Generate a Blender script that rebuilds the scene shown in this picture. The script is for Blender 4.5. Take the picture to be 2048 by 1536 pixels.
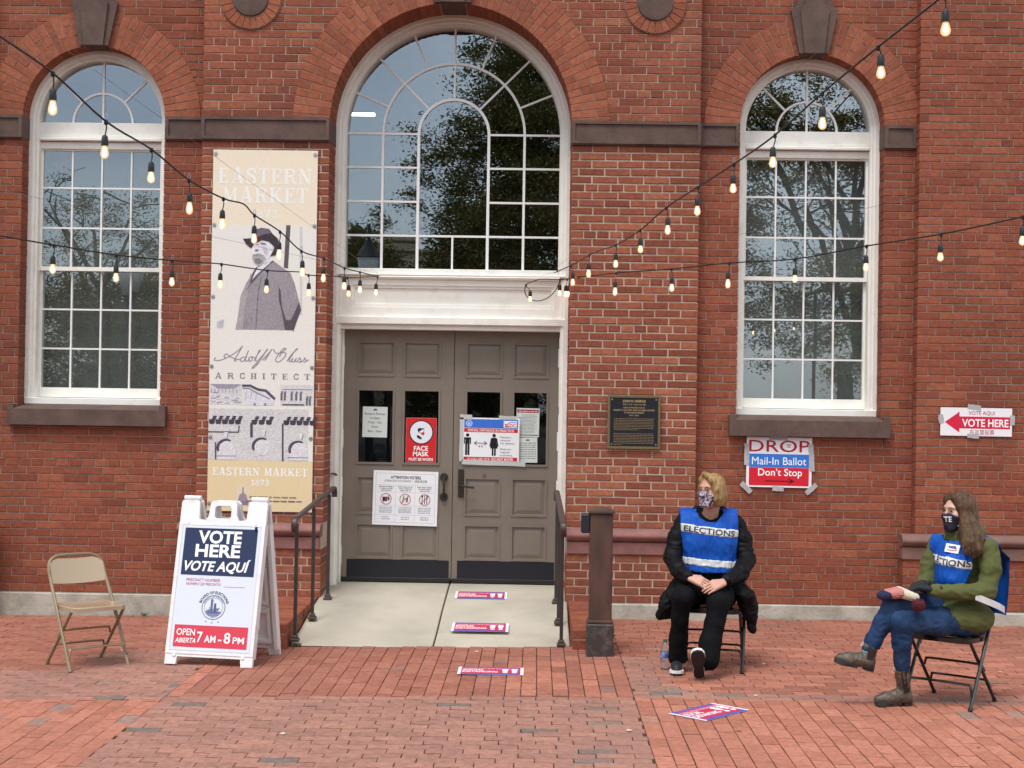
import bpy, bmesh, math, random
import numpy as np
from mathutils import Vector, Matrix, noise
from mathutils.geometry import tessellate_polygon
from mathutils.bvhtree import BVHTree

random.seed(7)
rng = np.random.default_rng(7)
PI = math.pi
for o in list(bpy.data.objects):
    bpy.data.objects.remove(o)
scene = bpy.context.scene
COL = scene.collection

# ------------------------------------------------------------------ camera
CAM = Vector((0.0, -13.0, 1.85))
FPX = 2950.0
psi, pit, rol = math.radians(.97), math.radians(.738), math.radians(.89)
fw = Vector((-math.sin(psi)*math.cos(pit), math.cos(psi)*math.cos(pit), math.sin(pit)))
rt = Vector((math.cos(psi), math.sin(psi), 0))
up = rt.cross(fw)
axR = math.cos(rol)*rt + math.sin(rol)*up
axU = -math.sin(rol)*rt + math.cos(rol)*up
cd = bpy.data.cameras.new('camera')
cd.sensor_width = 36
cd.lens = FPX/2048*36
cd.clip_start = .05
cd.clip_end = 2000
cam = bpy.data.objects.new('camera', cd)
COL.objects.link(cam)
cam.matrix_world = Matrix(((axR.x, axU.x, -fw.x, CAM.x), (axR.y, axU.y, -fw.y, CAM.y),
                           (axR.z, axU.z, -fw.z, CAM.z), (0, 0, 0, 1)))
scene.camera = cam

def to_frame(p):
    d = Vector(p)-CAM
    w = d.dot(fw)
    return (1024+FPX*d.dot(axR)/w, 768-FPX*d.dot(axU)/w)

# ------------------------------------------------------------------ sky and sun (bright overcast)
SUN_EL, SUN_AZ = math.radians(64), math.radians(205)      # azimuth clockwise from +y
world = bpy.data.worlds.new('World')
scene.world = world
world.use_nodes = True
nt = world.node_tree
nt.nodes.clear()
sky = nt.nodes.new('ShaderNodeTexSky')
sky.sky_type = 'NISHITA'
sky.sun_disc = False
sky.sun_elevation = SUN_EL
sky.sun_rotation = SUN_AZ
sky.air_density = 1.0
sky.dust_density = 2.0
tc = nt.nodes.new('ShaderNodeTexCoord')
cl = nt.nodes.new('ShaderNodeTexNoise')
cl.inputs['Scale'].default_value = 1.6
cl.inputs['Detail'].default_value = 5
cl.inputs['Roughness'].default_value = .55
cr = nt.nodes.new('ShaderNodeMapRange')
cr.inputs['From Min'].default_value = .38
cr.inputs['From Max'].default_value = .62
cr.inputs['To Min'].default_value = .25
cr.inputs['To Max'].default_value = .90
mx = nt.nodes.new('ShaderNodeMix')
mx.data_type = 'RGBA'
mx.inputs['B'].default_value = (10.5, 10.9, 11.4, 1)          # thin even cloud
bg = nt.nodes.new('ShaderNodeBackground')
bg.inputs['Strength'].default_value = .092
wo = nt.nodes.new('ShaderNodeOutputWorld')
nt.links.new(tc.outputs['Generated'], cl.inputs['Vector'])
nt.links.new(cl.outputs['Fac'], cr.inputs['Value'])
nt.links.new(cr.outputs['Result'], mx.inputs['Factor'])
nt.links.new(sky.outputs['Color'], mx.inputs['A'])
nt.links.new(mx.outputs['Result'], bg.inputs['Color'])
nt.links.new(bg.outputs['Background'], wo.inputs['Surface'])
sl = bpy.data.lights.new('sun', 'SUN')
sl.energy = 1.45
sl.angle = math.radians(22)
sl.color = (1, .965, .92)
so = bpy.data.objects.new('sun', sl)
COL.objects.link(so)
sd = Vector((math.sin(SUN_AZ)*math.cos(SUN_EL), math.cos(SUN_AZ)*math.cos(SUN_EL), math.sin(SUN_EL)))
so.rotation_euler = sd.to_track_quat('Z', 'Y').to_euler()
so.location = sd*40
scene.view_settings.view_transform = 'Standard'
scene.view_settings.look = 'None'
scene.view_settings.gamma = 1
scene.view_settings.use_curve_mapping = False
scene.view_settings.exposure = .76
scene.render.engine = 'CYCLES'
scene.cycles.max_bounces = 8
scene.cycles.transparent_max_bounces = 16
scene.cycles.caustics_reflective = False
scene.cycles.caustics_refractive = False
scene.cycles.use_denoising = True

# ------------------------------------------------------------------ helpers: materials
def lin(c):
    return tuple(((v/255)/12.92 if v/255 <= .04045 else ((v/255+.055)/1.055)**2.4) for v in c)

MATS = {}
def M(name, col, rough=.7, metal=0.0, col2=None, scale=4.0, detail=4, lo=.35, hi=.65, bump=0.0, bscale=60.0,
      spec=.5, stretch=(1, 1, 1), emit=None, coat=0.0):
    m = bpy.data.materials.new(name)
    m.use_nodes = True
    n = m.node_tree
    b = n.nodes['Principled BSDF']
    b.inputs['Base Color'].default_value = (*col, 1)
    b.inputs['Roughness'].default_value = rough
    b.inputs['Metallic'].default_value = metal
    b.inputs['Specular IOR Level'].default_value = spec
    b.inputs['Coat Weight'].default_value = coat
    if emit:
        b.inputs['Emission Color'].default_value = (*emit[0], 1)
        b.inputs['Emission Strength'].default_value = emit[1]
    g = n.nodes.new('ShaderNodeNewGeometry')
    mp = n.nodes.new('ShaderNodeMapping')
    mp.inputs['Scale'].default_value = stretch
    n.links.new(g.outputs['Position'], mp.inputs['Vector'])
    if col2:
        t = n.nodes.new('ShaderNodeTexNoise')
        t.inputs['Scale'].default_value = scale
        t.inputs['Detail'].default_value = detail
        t.inputs['Roughness'].default_value = .6
        r = n.nodes.new('ShaderNodeMapRange')
        r.inputs['From Min'].default_value = lo
        r.inputs['From Max'].default_value = hi
        x = n.nodes.new('ShaderNodeMix')
        x.data_type = 'RGBA'
        x.inputs['A'].default_value = (*col, 1)
        x.inputs['B'].default_value = (*col2, 1)
        n.links.new(mp.outputs['Vector'], t.inputs['Vector'])
        n.links.new(t.outputs['Fac'], r.inputs['Value'])
        n.links.new(r.outputs['Result'], x.inputs['Factor'])
        n.links.new(x.outputs['Result'], b.inputs['Base Color'])
    if bump:
        t = n.nodes.new('ShaderNodeTexNoise')
        t.inputs['Scale'].default_value = bscale
        t.inputs['Detail'].default_value = 3
        k = n.nodes.new('ShaderNodeBump')
        k.inputs['Strength'].default_value = bump
        k.inputs['Distance'].default_value = .01
        n.links.new(mp.outputs['Vector'], t.inputs['Vector'])
        n.links.new(t.outputs['Fac'], k.inputs['Height'])
        n.links.new(k.outputs['Normal'], b.inputs['Normal'])
    MATS[name] = m
    return m

def pieces(name, stops, rough=.9, bump=.35, bscale=70, stain=.35, stain_col=(.05, .03, .025), stain_scale=1.1, streak=1.0):
    """bricks, pavers, leaves: one tone per piece (per island and per object), plus grain and broad stains"""
    m = bpy.data.materials.new(name)
    m.use_nodes = True
    n = m.node_tree
    b = n.nodes['Principled BSDF']
    b.inputs['Roughness'].default_value = rough
    b.inputs['Specular IOR Level'].default_value = .25
    g = n.nodes.new('ShaderNodeNewGeometry')
    oi = n.nodes.new('ShaderNodeObjectInfo')
    ad = n.nodes.new('ShaderNodeMath'); ad.operation = 'ADD'
    fr = n.nodes.new('ShaderNodeMath'); fr.operation = 'FRACT'
    n.links.new(g.outputs['Random Per Island'], ad.inputs[0])
    n.links.new(oi.outputs['Random'], ad.inputs[1])
    n.links.new(ad.outputs[0], fr.inputs[0])
    rp = n.nodes.new('ShaderNodeValToRGB')
    e = rp.color_ramp.elements
    while len(e) < len(stops):
        e.new(.5)
    for k, (p, c) in enumerate(stops):
        e[k].position = p
        e[k].color = (*c, 1)
    n.links.new(fr.outputs[0], rp.inputs['Fac'])
    t = n.nodes.new('ShaderNodeTexNoise')
    t.inputs['Scale'].default_value = bscale*.35
    t.inputs['Detail'].default_value = 5
    t.inputs['Roughness'].default_value = .65
    n.links.new(g.outputs['Position'], t.inputs['Vector'])
    mr = n.nodes.new('ShaderNodeMapRange')
    mr.inputs['From Min'].default_value = .3
    mr.inputs['From Max'].default_value = .7
    mr.inputs['To Min'].default_value = .74
    mr.inputs['To Max'].default_value = 1.22
    n.links.new(t.outputs['Fac'], mr.inputs['Value'])
    vm = n.nodes.new('ShaderNodeVectorMath'); vm.operation = 'SCALE'
    n.links.new(rp.outputs['Color'], vm.inputs[0])
    n.links.new(mr.outputs['Result'], vm.inputs['Scale'])
    s = n.nodes.new('ShaderNodeTexNoise')
    s.inputs['Scale'].default_value = stain_scale
    s.inputs['Detail'].default_value = 6
    mpp = n.nodes.new('ShaderNodeMapping')
    mpp.inputs['Scale'].default_value = (1, 1, streak)
    n.links.new(g.outputs['Position'], mpp.inputs['Vector'])
    n.links.new(mpp.outputs['Vector'], s.inputs['Vector'])
    sr = n.nodes.new('ShaderNodeMapRange')
    sr.inputs['From Min'].default_value = .48
    sr.inputs['From Max'].default_value = .75
    sr.inputs['To Max'].default_value = stain
    n.links.new(s.outputs['Fac'], sr.inputs['Value'])
    x = n.nodes.new('ShaderNodeMix'); x.data_type = 'RGBA'
    x.inputs['B'].default_value = (*stain_col, 1)
    n.links.new(sr.outputs['Result'], x.inputs['Factor'])
    n.links.new(vm.outputs['Vector'], x.inputs['A'])
    n.links.new(x.outputs['Result'], b.inputs['Base Color'])
    if bump:
        bt = n.nodes.new('ShaderNodeTexNoise')
        bt.inputs['Scale'].default_value = bscale
        bt.inputs['Detail'].default_value = 4
        k = n.nodes.new('ShaderNodeBump')
        k.inputs['Strength'].default_value = bump
        k.inputs['Distance'].default_value = .006
        n.links.new(g.outputs['Position'], bt.inputs['Vector'])
        n.links.new(bt.outputs['Fac'], k.inputs['Height'])
        n.links.new(k.outputs['Normal'], b.inputs['Normal'])
    MATS[name] = m
    return m

def glass_mat(name, refl, tint=(.9, .92, .92)):
    m = bpy.data.materials.new(name)
    m.use_nodes = True
    n = m.node_tree
    n.nodes.clear()
    o = n.nodes.new('ShaderNodeOutputMaterial')
    x = n.nodes.new('ShaderNodeMixShader')
    t = n.nodes.new('ShaderNodeBsdfTransparent')
    t.inputs['Color'].default_value = (*tint, 1)
    gl = n.nodes.new('ShaderNodeBsdfGlossy')
    gl.inputs['Roughness'].default_value = 0.0
    gl.inputs['Color'].default_value = (.84, .93, 1, 1)
    g = n.nodes.new('ShaderNodeNewGeometry')             # old panes are slightly wavy
    w = n.nodes.new('ShaderNodeTexNoise')
    w.inputs['Scale'].default_value = 3.2
    w.inputs['Detail'].default_value = 1
    k = n.nodes.new('ShaderNodeBump')
    k.inputs['Strength'].default_value = .010
    k.inputs['Distance'].default_value = .02
    n.links.new(g.outputs['Position'], w.inputs['Vector'])
    n.links.new(w.outputs['Fac'], k.inputs['Height'])
    n.links.new(k.outputs['Normal'], gl.inputs['Normal'])
    x.inputs['Fac'].default_value = refl
    n.links.new(t.outputs[0], x.inputs[1])
    n.links.new(gl.outputs[0], x.inputs[2])
    n.links.new(x.outputs[0], o.inputs['Surface'])
    MATS[name] = m
    return m

# ------------------------------------------------------------------ helpers: objects
def obj(name, mesh, mat=None, parent=None, loc=None, rot=None):
    o = bpy.data.objects.new(name, mesh)
    COL.objects.link(o)
    if mat is not None:
        for q in (mat if isinstance(mat, (list, tuple)) else [mat]):
            mesh.materials.append(MATS[q] if isinstance(q, str) else q)
    if parent is not None:
        o.parent = parent
    if loc is not None:
        o.location = loc
    if rot is not None:
        o.rotation_euler = rot
    return o

def tag(o, label, cat, group=None):
    o['label'] = label
    o['category'] = cat
    if group:
        o['group'] = group
    return o

def thing(name, label, cat, loc=(0, 0, 0), rotz=0.0, group=None):
    o = bpy.data.objects.new(name, None)
    o.empty_display_size = .1
    COL.objects.link(o)
    o.location = loc
    o.rotation_euler = (0, 0, rotz)
    return tag(o, label, cat, group)

class MB:
    def __init__(s):
        s.v, s.f, s.m = [], [], []

    def add(s, v, f, m=0):
        k = len(s.v)
        s.v += [tuple(p) for p in v]
        s.f += [tuple(i+k for i in q) for q in f]
        s.m += [m]*len(f)
        return s

    def box(s, x0, x1, y0, y1, z0, z1, m=0):
        return s.add([(x0, y0, z0), (x1, y0, z0), (x1, y1, z0), (x0, y1, z0), (x0, y0, z1), (x1, y0, z1), (x1, y1, z1), (x0, y1, z1)],
                     [(0, 3, 2, 1), (4, 5, 6, 7), (0, 1, 5, 4), (1, 2, 6, 5), (2, 3, 7, 6), (3, 0, 4, 7)], m)

    def cbox(s, x0, x1, y0, y1, z0, z1, b=.004, m=0):
        """box with all edges chamfered"""
        X, Y, Z = (x0, x1), (y0, y1), (z0, z1)
        v, idx = [], {}
        for i in (0, 1):
            for j in (0, 1):
                for k in (0, 1):
                    p = [X[i], Y[j], Z[k]]
                    q = [b if i == 0 else -b, b if j == 0 else -b, b if k == 0 else -b]
                    for a in range(3):
                        r = [p[c]+(q[c] if c != a else 0) for c in range(3)]
                        idx[(i, j, k, a)] = len(v)
                        v.append(r)
        f = []
        for a in range(3):
            o1, o2 = [c for c in range(3) if c != a]
            for e in (0, 1):
                q = []
                for (m1, m2) in ((0, 0), (1, 0), (1, 1), (0, 1)):
                    t = [0, 0, 0]; t[a] = e; t[o1] = m1; t[o2] = m2
                    q.append(idx[(*t, a)])
                f.append(tuple(q))
        for a in range(3):                       # edges along axis a
            o1, o2 = [c for c in range(3) if c != a]
            for m1 in (0, 1):
                for m2 in (0, 1):
                    q = []
                    for (e, face) in ((0, o1), (1, o1), (1, o2), (0, o2)):
                        t = [0, 0, 0]; t[a] = e; t[o1] = m1; t[o2] = m2
                        q.append(idx[(*t, face)])
                    f.append(tuple(q))
        for i in (0, 1):
            for j in (0, 1):
                for k in (0, 1):
                    f.append((idx[(i, j, k, 0)], idx[(i, j, k, 1)], idx[(i, j, k, 2)]))
        return s.add(v, f, m)

    def tube(s, pts, r, n=8, closed=False, m=0, cap=True):
        P = [Vector(p) for p in pts]
        N = len(P)
        R = r if isinstance(r, (list, tuple)) else [r]*N
        k = len(s.v)
        t0 = (P[1]-P[0]).normalized()
        ref = Vector((0, 0, 1)) if abs(t0.z) < .9 else Vector((1, 0, 0))
        nrm = t0.cross(ref).normalized()
        for i in range(N):
            if closed:
                t = (P[(i+1) % N]-P[i-1]).normalized()
            else:
                t = (P[min(i+1, N-1)]-P[max(i-1, 0)]).normalized()
            nrm = (nrm-t*nrm.dot(t)).normalized()
            bi = t.cross(nrm)
            for j in range(n):
                a = 2*PI*j/n
                s.v.append(tuple(P[i]+(nrm*math.cos(a)+bi*math.sin(a))*R[i]))
        L = N if closed else N-1
        for i in range(L):
            for j in range(n):
                a, b = k+i*n, k+((i+1) % N)*n
                s.f.append((a+j, a+(j+1) % n, b+(j+1) % n, b+j))
                s.m.append(m)
        if cap and not closed:
            s.f.append(tuple(k+j for j in range(n-1, -1, -1)))
            s.f.append(tuple(k+(N-1)*n+j for j in range(n)))
            s.m += [m, m]
        return s

    def prism(s, loops, y0, y1, m=0, back=True):
        """loops in (x,z): outer then holes; extruded from y0 (front) to y1"""
        if not isinstance(loops[0][0], (tuple, list, Vector)):
            loops = [loops]
        flat = [p for l in loops for p in l]
        n = len(flat)
        tri = tessellate_polygon([[Vector((p[0], p[1], 0)) for p in l] for l in loops])
        v = [(p[0], y0, p[1]) for p in flat]+[(p[0], y1, p[1]) for p in flat]
        f = [tuple(t) for t in tri]
        if back:
            f += [tuple(i+n for i in t[::-1]) for t in tri]
        k = 0
        for l in loops:
            c = len(l)
            for i in range(c):
                a, b = k+i, k+(i+1) % c
                f.append((a, b, b+n, a+n))
            k += c
        return s.add(v, f, m)

    def lathe(s, prof, c=(0, 0, 0), n=16, m=0, axis='z'):
        k = len(s.v)
        for (r, z) in prof:
            for j in range(n):
                a = 2*PI*j/n
                p = (r*math.cos(a), r*math.sin(a), z) if axis == 'z' else (r*math.cos(a), z, r*math.sin(a))
                s.v.append((c[0]+p[0], c[1]+p[1], c[2]+p[2]))
        for i in range(len(prof)-1):
            for j in range(n):
                s.f.append((k+i*n+j, k+i*n+(j+1) % n, k+(i+1)*n+(j+1) % n, k+(i+1)*n+j))
                s.m.append(m)
        s.f.append(tuple(k+j for j in range(n-1, -1, -1)))
        s.f.append(tuple(k+(len(prof)-1)*n+j for j in range(n)))
        s.m += [m, m]
        return s

    def mesh(s, name='part', smooth=False, fix=True):
        me = bpy.data.meshes.new(name)
        me.from_pydata(s.v, [], s.f)
        if any(s.m):
            me.polygons.foreach_set('material_index', s.m)
        if fix:
            bm = bmesh.new(); bm.from_mesh(me)
            bmesh.ops.recalc_face_normals(bm, faces=bm.faces)
            bm.to_mesh(me); bm.free()
        if smooth:
            me.polygons.foreach_set('use_smooth', [True]*len(me.polygons))
            if smooth != 'all':
                try:
                    me.set_sharp_from_angle(angle=math.radians(40))
                except Exception:
                    pass
        me.update()
        return me

    def build(s, name, mat, parent=None, smooth=False, **k):
        return obj(name, s.mesh(name, smooth), mat, parent, **k)

def arc(cx, cz, r, a0, a1, n):
    return [(cx+r*math.cos(math.radians(a0+(a1-a0)*i/n)), cz+r*math.sin(math.radians(a0+(a1-a0)*i/n))) for i in range(n+1)]

def spline(P, n=6, closed=False):
    P = [Vector(p) for p in P]
    out = []
    N = len(P)
    for i in range(N if closed else N-1):
        g = (lambda k: P[k % N]) if closed else (lambda k: P[min(max(k, 0), N-1)])
        a, b, c, d = g(i-1), g(i), g(i+1), g(i+2)
        for j in range(n):
            t = j/n
            out.append(.5*((2*b)+(c-a)*t+(2*a-5*b+4*c-d)*t*t+(3*b-a-3*c+d)*t**3))
    if not closed:
        out.append(P[-1])
    return out

# ------------------------------------------------------------------ helpers: flat print
def text_mesh(s, bold=0.0, shear=0.0, spacing=1.0):
    c = bpy.data.curves.new('t', 'FONT')
    c.body = s
    c.offset = bold
    c.shear = shear
    c.space_character = spacing
    c.resolution_u = 3
    o = bpy.data.objects.new('t', c)
    m = bpy.data.meshes.new_from_object(o)
    V = [(v.co.x, v.co.y) for v in m.vertices]
    F = [tuple(p.vertices) for p in m.polygons]
    bpy.data.objects.remove(o)
    bpy.data.curves.remove(c)
    bpy.data.meshes.remove(m)
    return V, F

class Print:
    """ink shapes on a sheet: x right, y up, stacked fractions of a millimetre proud"""
    def __init__(s, step=.0007):
        s.v, s.f, s.c, s.step = [], [], [], step

    def raw(s, V, F, col, L):
        k = len(s.v)
        s.q = (getattr(s, 'q', 0)+1) % 24
        d = -L*s.step-s.q*.00002
        s.v += [(p[0], d, p[1]) for p in V]
        s.f += [tuple(i+k for i in f) for f in F]
        s.c += [lin(col)]*len(F)

    def poly(s, pts, col, L=1):
        loops = pts if isinstance(pts[0][0], (tuple, list, Vector)) else [pts]
        flat = [p for l in loops for p in l]
        tri = tessellate_polygon([[Vector((p[0], p[1], 0)) for p in l] for l in loops])
        s.raw(flat, [tuple(t) for t in tri], col, L)

    def rect(s, x0, y0, x1, y1, col, L=1):
        s.raw([(x0, y0), (x1, y0), (x1, y1), (x0, y1)], [(0, 1, 2, 3)], col, L)

    def disc(s, x, y, r, col, L=1, n=24, rx=None):
        s.raw([(x+(rx or r)*math.cos(2*PI*i/n), y+r*math.sin(2*PI*i/n)) for i in range(n)], [tuple(range(n))], col, L)

    def ring(s, x, y, r0, r1, col, L=1, n=28):
        V = [(x+r*math.cos(2*PI*i/n), y+r*math.sin(2*PI*i/n)) for r in (r0, r1) for i in range(n)]
        s.raw(V, [(i, (i+1) % n, n+(i+1) % n, n+i) for i in range(n)], col, L)

    def line(s, pts, th, col, L=1):
        for a, b in zip(pts[:-1], pts[1:]):
            d = Vector((b[0]-a[0], b[1]-a[1]))
            if d.length < 1e-6:
                continue
            e = d.normalized()*th*.3
            n = Vector((-d.y, d.x)).normalized()*th/2
            s.raw([(a[0]-e.x-n.x, a[1]-e.y-n.y), (b[0]+e.x-n.x, b[1]+e.y-n.y), (b[0]+e.x+n.x, b[1]+e.y+n.y), (a[0]-e.x+n.x, a[1]-e.y+n.y)], [(0, 1, 2, 3)], col, L)

    def text(s, t, x, y, h, col, align='c', w=None, bold=.0, shear=0.0, L=2, spacing=1.0, wmax=None, around=None):
        V, F = text_mesh(t, bold, shear, spacing)
        if not V:
            return
        x0 = min(p[0] for p in V); x1 = max(p[0] for p in V)
        k = h/.72
        kx = k if not w else w/(x1-x0)
        if wmax and (x1-x0)*kx > wmax:
            kx = wmax/(x1-x0)
        off = {'l': -x0, 'c': -(x0+x1)/2, 'r': -x1}[align]
        Q = [((p[0]+off)*kx, p[1]*k) for p in V]
        if around:                                  # radius, bend over an arc
            Q = [((around+q[1])*math.sin(q[0]/around), (around+q[1])*math.cos(q[0]/around)) for q in Q]
        s.raw([(x+q[0], y+q[1]) for q in Q], F, col, L)

    def smalltext(s, x0, y0, x1, h, col, L=2, rnd=None, last=1.0):
        """a line of print too small to read: runs of letter-sized marks"""
        r = rnd or random
        x = x0
        end = x0+(x1-x0)*last
        while x < end-h*.5:
            wl = min(h*(.9+r.random()*3.2), end-x)
            s.rect(x, y0+h*.12*r.random(), x+wl, y0+h*(.62+.12*r.random()), col, L)
            x += wl+h*.55

    def build(s, name, parent, loc=(0, 0, 0), rot=None, mat='printed_ink'):
        me = bpy.data.meshes.new(name)
        me.from_pydata(s.v, [], s.f)
        a = me.color_attributes.new('Col', 'FLOAT_COLOR', 'CORNER')
        buf = []
        for f, c in zip(s.f, s.c):
            buf += [c[0], c[1], c[2], 1.0]*len(f)
        a.data.foreach_set('color', buf)
        # faces towards -y
        me.update()
        bm = bmesh.new(); bm.from_mesh(me)
        for f in bm.faces:
            if f.normal.y > 0:
                f.normal_flip()
        bm.to_mesh(me); bm.free()
        return obj(name, me, mat, parent, loc, rot)

def ink_mat(name, rough, mottle=0.0, mscale=55):
    m = bpy.data.materials.new(name)
    m.use_nodes = True
    n = m.node_tree
    b = n.nodes['Principled BSDF']
    b.inputs['Roughness'].default_value = rough
    b.inputs['Specular IOR Level'].default_value = .3
    a = n.nodes.new('ShaderNodeVertexColor')
    a.layer_name = 'Col'
    if mottle:
        g = n.nodes.new('ShaderNodeNewGeometry')
        t = n.nodes.new('ShaderNodeTexNoise')
        t.inputs['Scale'].default_value = mscale
        t.inputs['Detail'].default_value = 8
        t.inputs['Roughness'].default_value = .8
        n.links.new(g.outputs['Position'], t.inputs['Vector'])
        r = n.nodes.new('ShaderNodeMapRange')
        r.inputs['From Min'].default_value = .3
        r.inputs['From Max'].default_value = .7
        r.inputs['To Min'].default_value = 1-mottle
        r.inputs['To Max'].default_value = 1+mottle
        n.links.new(t.outputs['Fac'], r.inputs['Value'])
        v = n.nodes.new('ShaderNodeVectorMath'); v.operation = 'SCALE'
        n.links.new(a.outputs['Color'], v.inputs[0])
        n.links.new(r.outputs['Result'], v.inputs['Scale'])
        n.links.new(v.outputs['Vector'], b.inputs['Base Color'])
    else:
        n.links.new(a.outputs['Color'], b.inputs['Base Color'])
    MATS[name] = m

# ------------------------------------------------------------------ helpers: rounded bodies from distance fields
class Field:
    def __init__(s, lo, hi, res):
        s.lo = np.array(lo, np.float32); s.res = res
        s.n = np.ceil((np.array(hi)-np.array(lo))/res).astype(int)+1
        s.D = np.full(tuple(s.n), 1.0, np.float32)

    def block(s, lo, hi):
        a = np.clip(np.floor((np.array(lo)-s.lo)/s.res).astype(int), 0, s.n-1)
        b = np.clip(np.ceil((np.array(hi)-s.lo)/s.res).astype(int)+1, 1, s.n)
        ax = [s.lo[i]+s.res*np.arange(a[i], b[i], dtype=np.float32) for i in range(3)]
        X, Y, Z = np.meshgrid(*ax, indexing='ij')
        return tuple(slice(a[i], b[i]) for i in range(3)), X, Y, Z

    def put(s, sl, d, k, op='add'):
        A = s.D[sl]
        if op == 'add':
            h = np.clip(.5+.5*(A-d)/k, 0, 1)
            s.D[sl] = A*(1-h)+d*h-k*h*(1-h)
        elif op == 'cut':
            s.D[sl] = np.maximum(A, -d)
        else:
            s.D[sl] = np.maximum(A, d)
        return s

    def cone(s, a, b, ra, rb, k=.02, op='add'):
        a, b = np.array(a, np.float32), np.array(b, np.float32)
        R = max(ra, rb)+k*2+.03
        sl, X, Y, Z = s.block(np.minimum(a, b)-R, np.maximum(a, b)+R)
        d = b-a
        L = max(float(d@d), 1e-9)
        t = np.clip(((X-a[0])*d[0]+(Y-a[1])*d[1]+(Z-a[2])*d[2])/L, 0, 1)
        q = np.sqrt((X-a[0]-t*d[0])**2+(Y-a[1]-t*d[1])**2+(Z-a[2]-t*d[2])**2)-(ra+(rb-ra)*t)
        return s.put(sl, q, k, op)

    def chain(s, pts, rs, k=.02):
        for i in range(len(pts)-1):
            s.cone(pts[i], pts[i+1], rs[i], rs[i+1], k)
        return s

    def ell(s, c, r, k=.02, rot=None, op='add', pad=.06):
        c = np.array(c, np.float32)
        R = max(r)+2*k+pad
        sl, X, Y, Z = s.block(c-R, c+R)
        P = np.stack([X-c[0], Y-c[1], Z-c[2]], -1)
        if rot is not None:
            P = P@np.array(rot.to_3x3(), np.float32)        # world to local
        q = P/np.array(r, np.float32)
        k0 = np.sqrt((q**2).sum(-1))
        k1 = np.sqrt(((q/np.array(r, np.float32))**2).sum(-1))+1e-6
        return s.put(sl, k0*(k0-1)/k1, k, op)

    def mesh(s, name, smooth=True, warp=None):
        D = np.pad(s.D, 1, constant_values=1.0)
        lo = s.lo-s.res
        n = np.array(D.shape)-1
        ins = D < 0
        cnt = sum(ins[i:n[0]+i, j:n[1]+j, k:n[2]+k].astype(np.int8) for i in (0, 1) for j in (0, 1) for k in (0, 1))
        act = (cnt > 0) & (cnt < 8)
        idx = np.full(act.shape, -1, np.int64)
        I = np.argwhere(act)
        idx[act] = np.arange(len(I))
        acc = np.zeros((len(I), 3)); num = np.zeros(len(I))
        cor = [(i, j, k) for i in (0, 1) for j in (0, 1) for k in (0, 1)]
        for a in cor:
            for b in cor:
                if a < b and sum(abs(np.array(a)-np.array(b))) == 1:
                    da = D[I[:, 0]+a[0], I[:, 1]+a[1], I[:, 2]+a[2]]
                    db = D[I[:, 0]+b[0], I[:, 1]+b[1], I[:, 2]+b[2]]
                    w = (da < 0) != (db < 0)
                    t = np.where(w, da/np.where(w, da-db, 1), 0)
                    p = np.array(a)+t[:, None]*(np.array(b)-np.array(a))
                    acc += np.where(w[:, None], p, 0); num += w
        V = lo+s.res*(I+acc/np.maximum(num, 1)[:, None])
        F = []
        for ax in range(3):
            o1, o2 = [(1, 2), (2, 0), (0, 1)][ax]
            sh = [slice(1, -1)]*3
            sh[ax] = slice(0, -1)
            A = ins[tuple(sh)]
            sh2 = list(sh); sh2[ax] = slice(1, None)
            B = ins[tuple(sh2)]
            W = np.argwhere(A != B)
            if not len(W):
                continue
            base = W.copy()
            base[:, o1] += 1; base[:, o2] += 1
            def cell(d1, d2):
                q = base.copy(); q[:, o1] += d1; q[:, o2] += d2
                return idx[q[:, 0], q[:, 1], q[:, 2]]
            Q = np.stack([cell(-1, -1), cell(0, -1), cell(0, 0), cell(-1, 0)], 1)
            fl = A[W[:, 0], W[:, 1], W[:, 2]]
            Q = np.where(fl[:, None], Q, Q[:, ::-1])
            F.append(Q[(Q >= 0).all(1)])
        F = np.concatenate(F)
        me = bpy.data.meshes.new(name)
        me.from_pydata(V.tolist(), [], F.tolist())
        if warp:
            amp, sc, st = warp
            me.update()
            nr = [v.normal.copy() for v in me.vertices]
            for v, q in zip(me.vertices, nr):
                p = v.co
                w = Vector((p.x*sc*st[0], p.y*sc*st[1], p.z*sc*st[2]))
                v.co = p+q*amp*(.6*noise.noise(w)+1.25*(.2-abs(noise.noise(w*1.7+Vector((7, 3, 1))))))
        me.polygons.foreach_set('use_smooth', [True]*len(me.polygons))
        me.update()
        return me

# ------------------------------------------------------------------ materials
pieces('wall_brick', [(0, (0.200, 0.058, 0.033)), (.08, (0.232, 0.067, 0.038)), (.40, (0.259, 0.076, 0.042)), (.75, (0.283, 0.085, 0.047)), (.92, (0.313, 0.103, 0.056)), (1, (0.227, 0.068, 0.040))], stain=.50, stain_col=(.100, .038, .028), bump=.45, stain_scale=1.6, streak=.35)
pieces('arch_brick', [(0, (0.254, 0.077, 0.042)), (.3, (0.286, 0.089, 0.048)), (.7, (0.319, 0.102, 0.055)), (1, (0.351, 0.119, 0.064))], stain=.25, stain_col=(.13, .048, .035), bump=.45)
pieces('entrance_brick', [(0, (0.200, 0.061, 0.035)), (.15, (0.240, 0.071, 0.041)), (.45, (0.275, 0.085, 0.048)), (.8, (0.308, 0.099, 0.055)), (1, (0.356, 0.131, 0.071))], stain=.45, stain_col=(.105, .043, .032), bump=.5, stain_scale=1.6, streak=.35)
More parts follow.
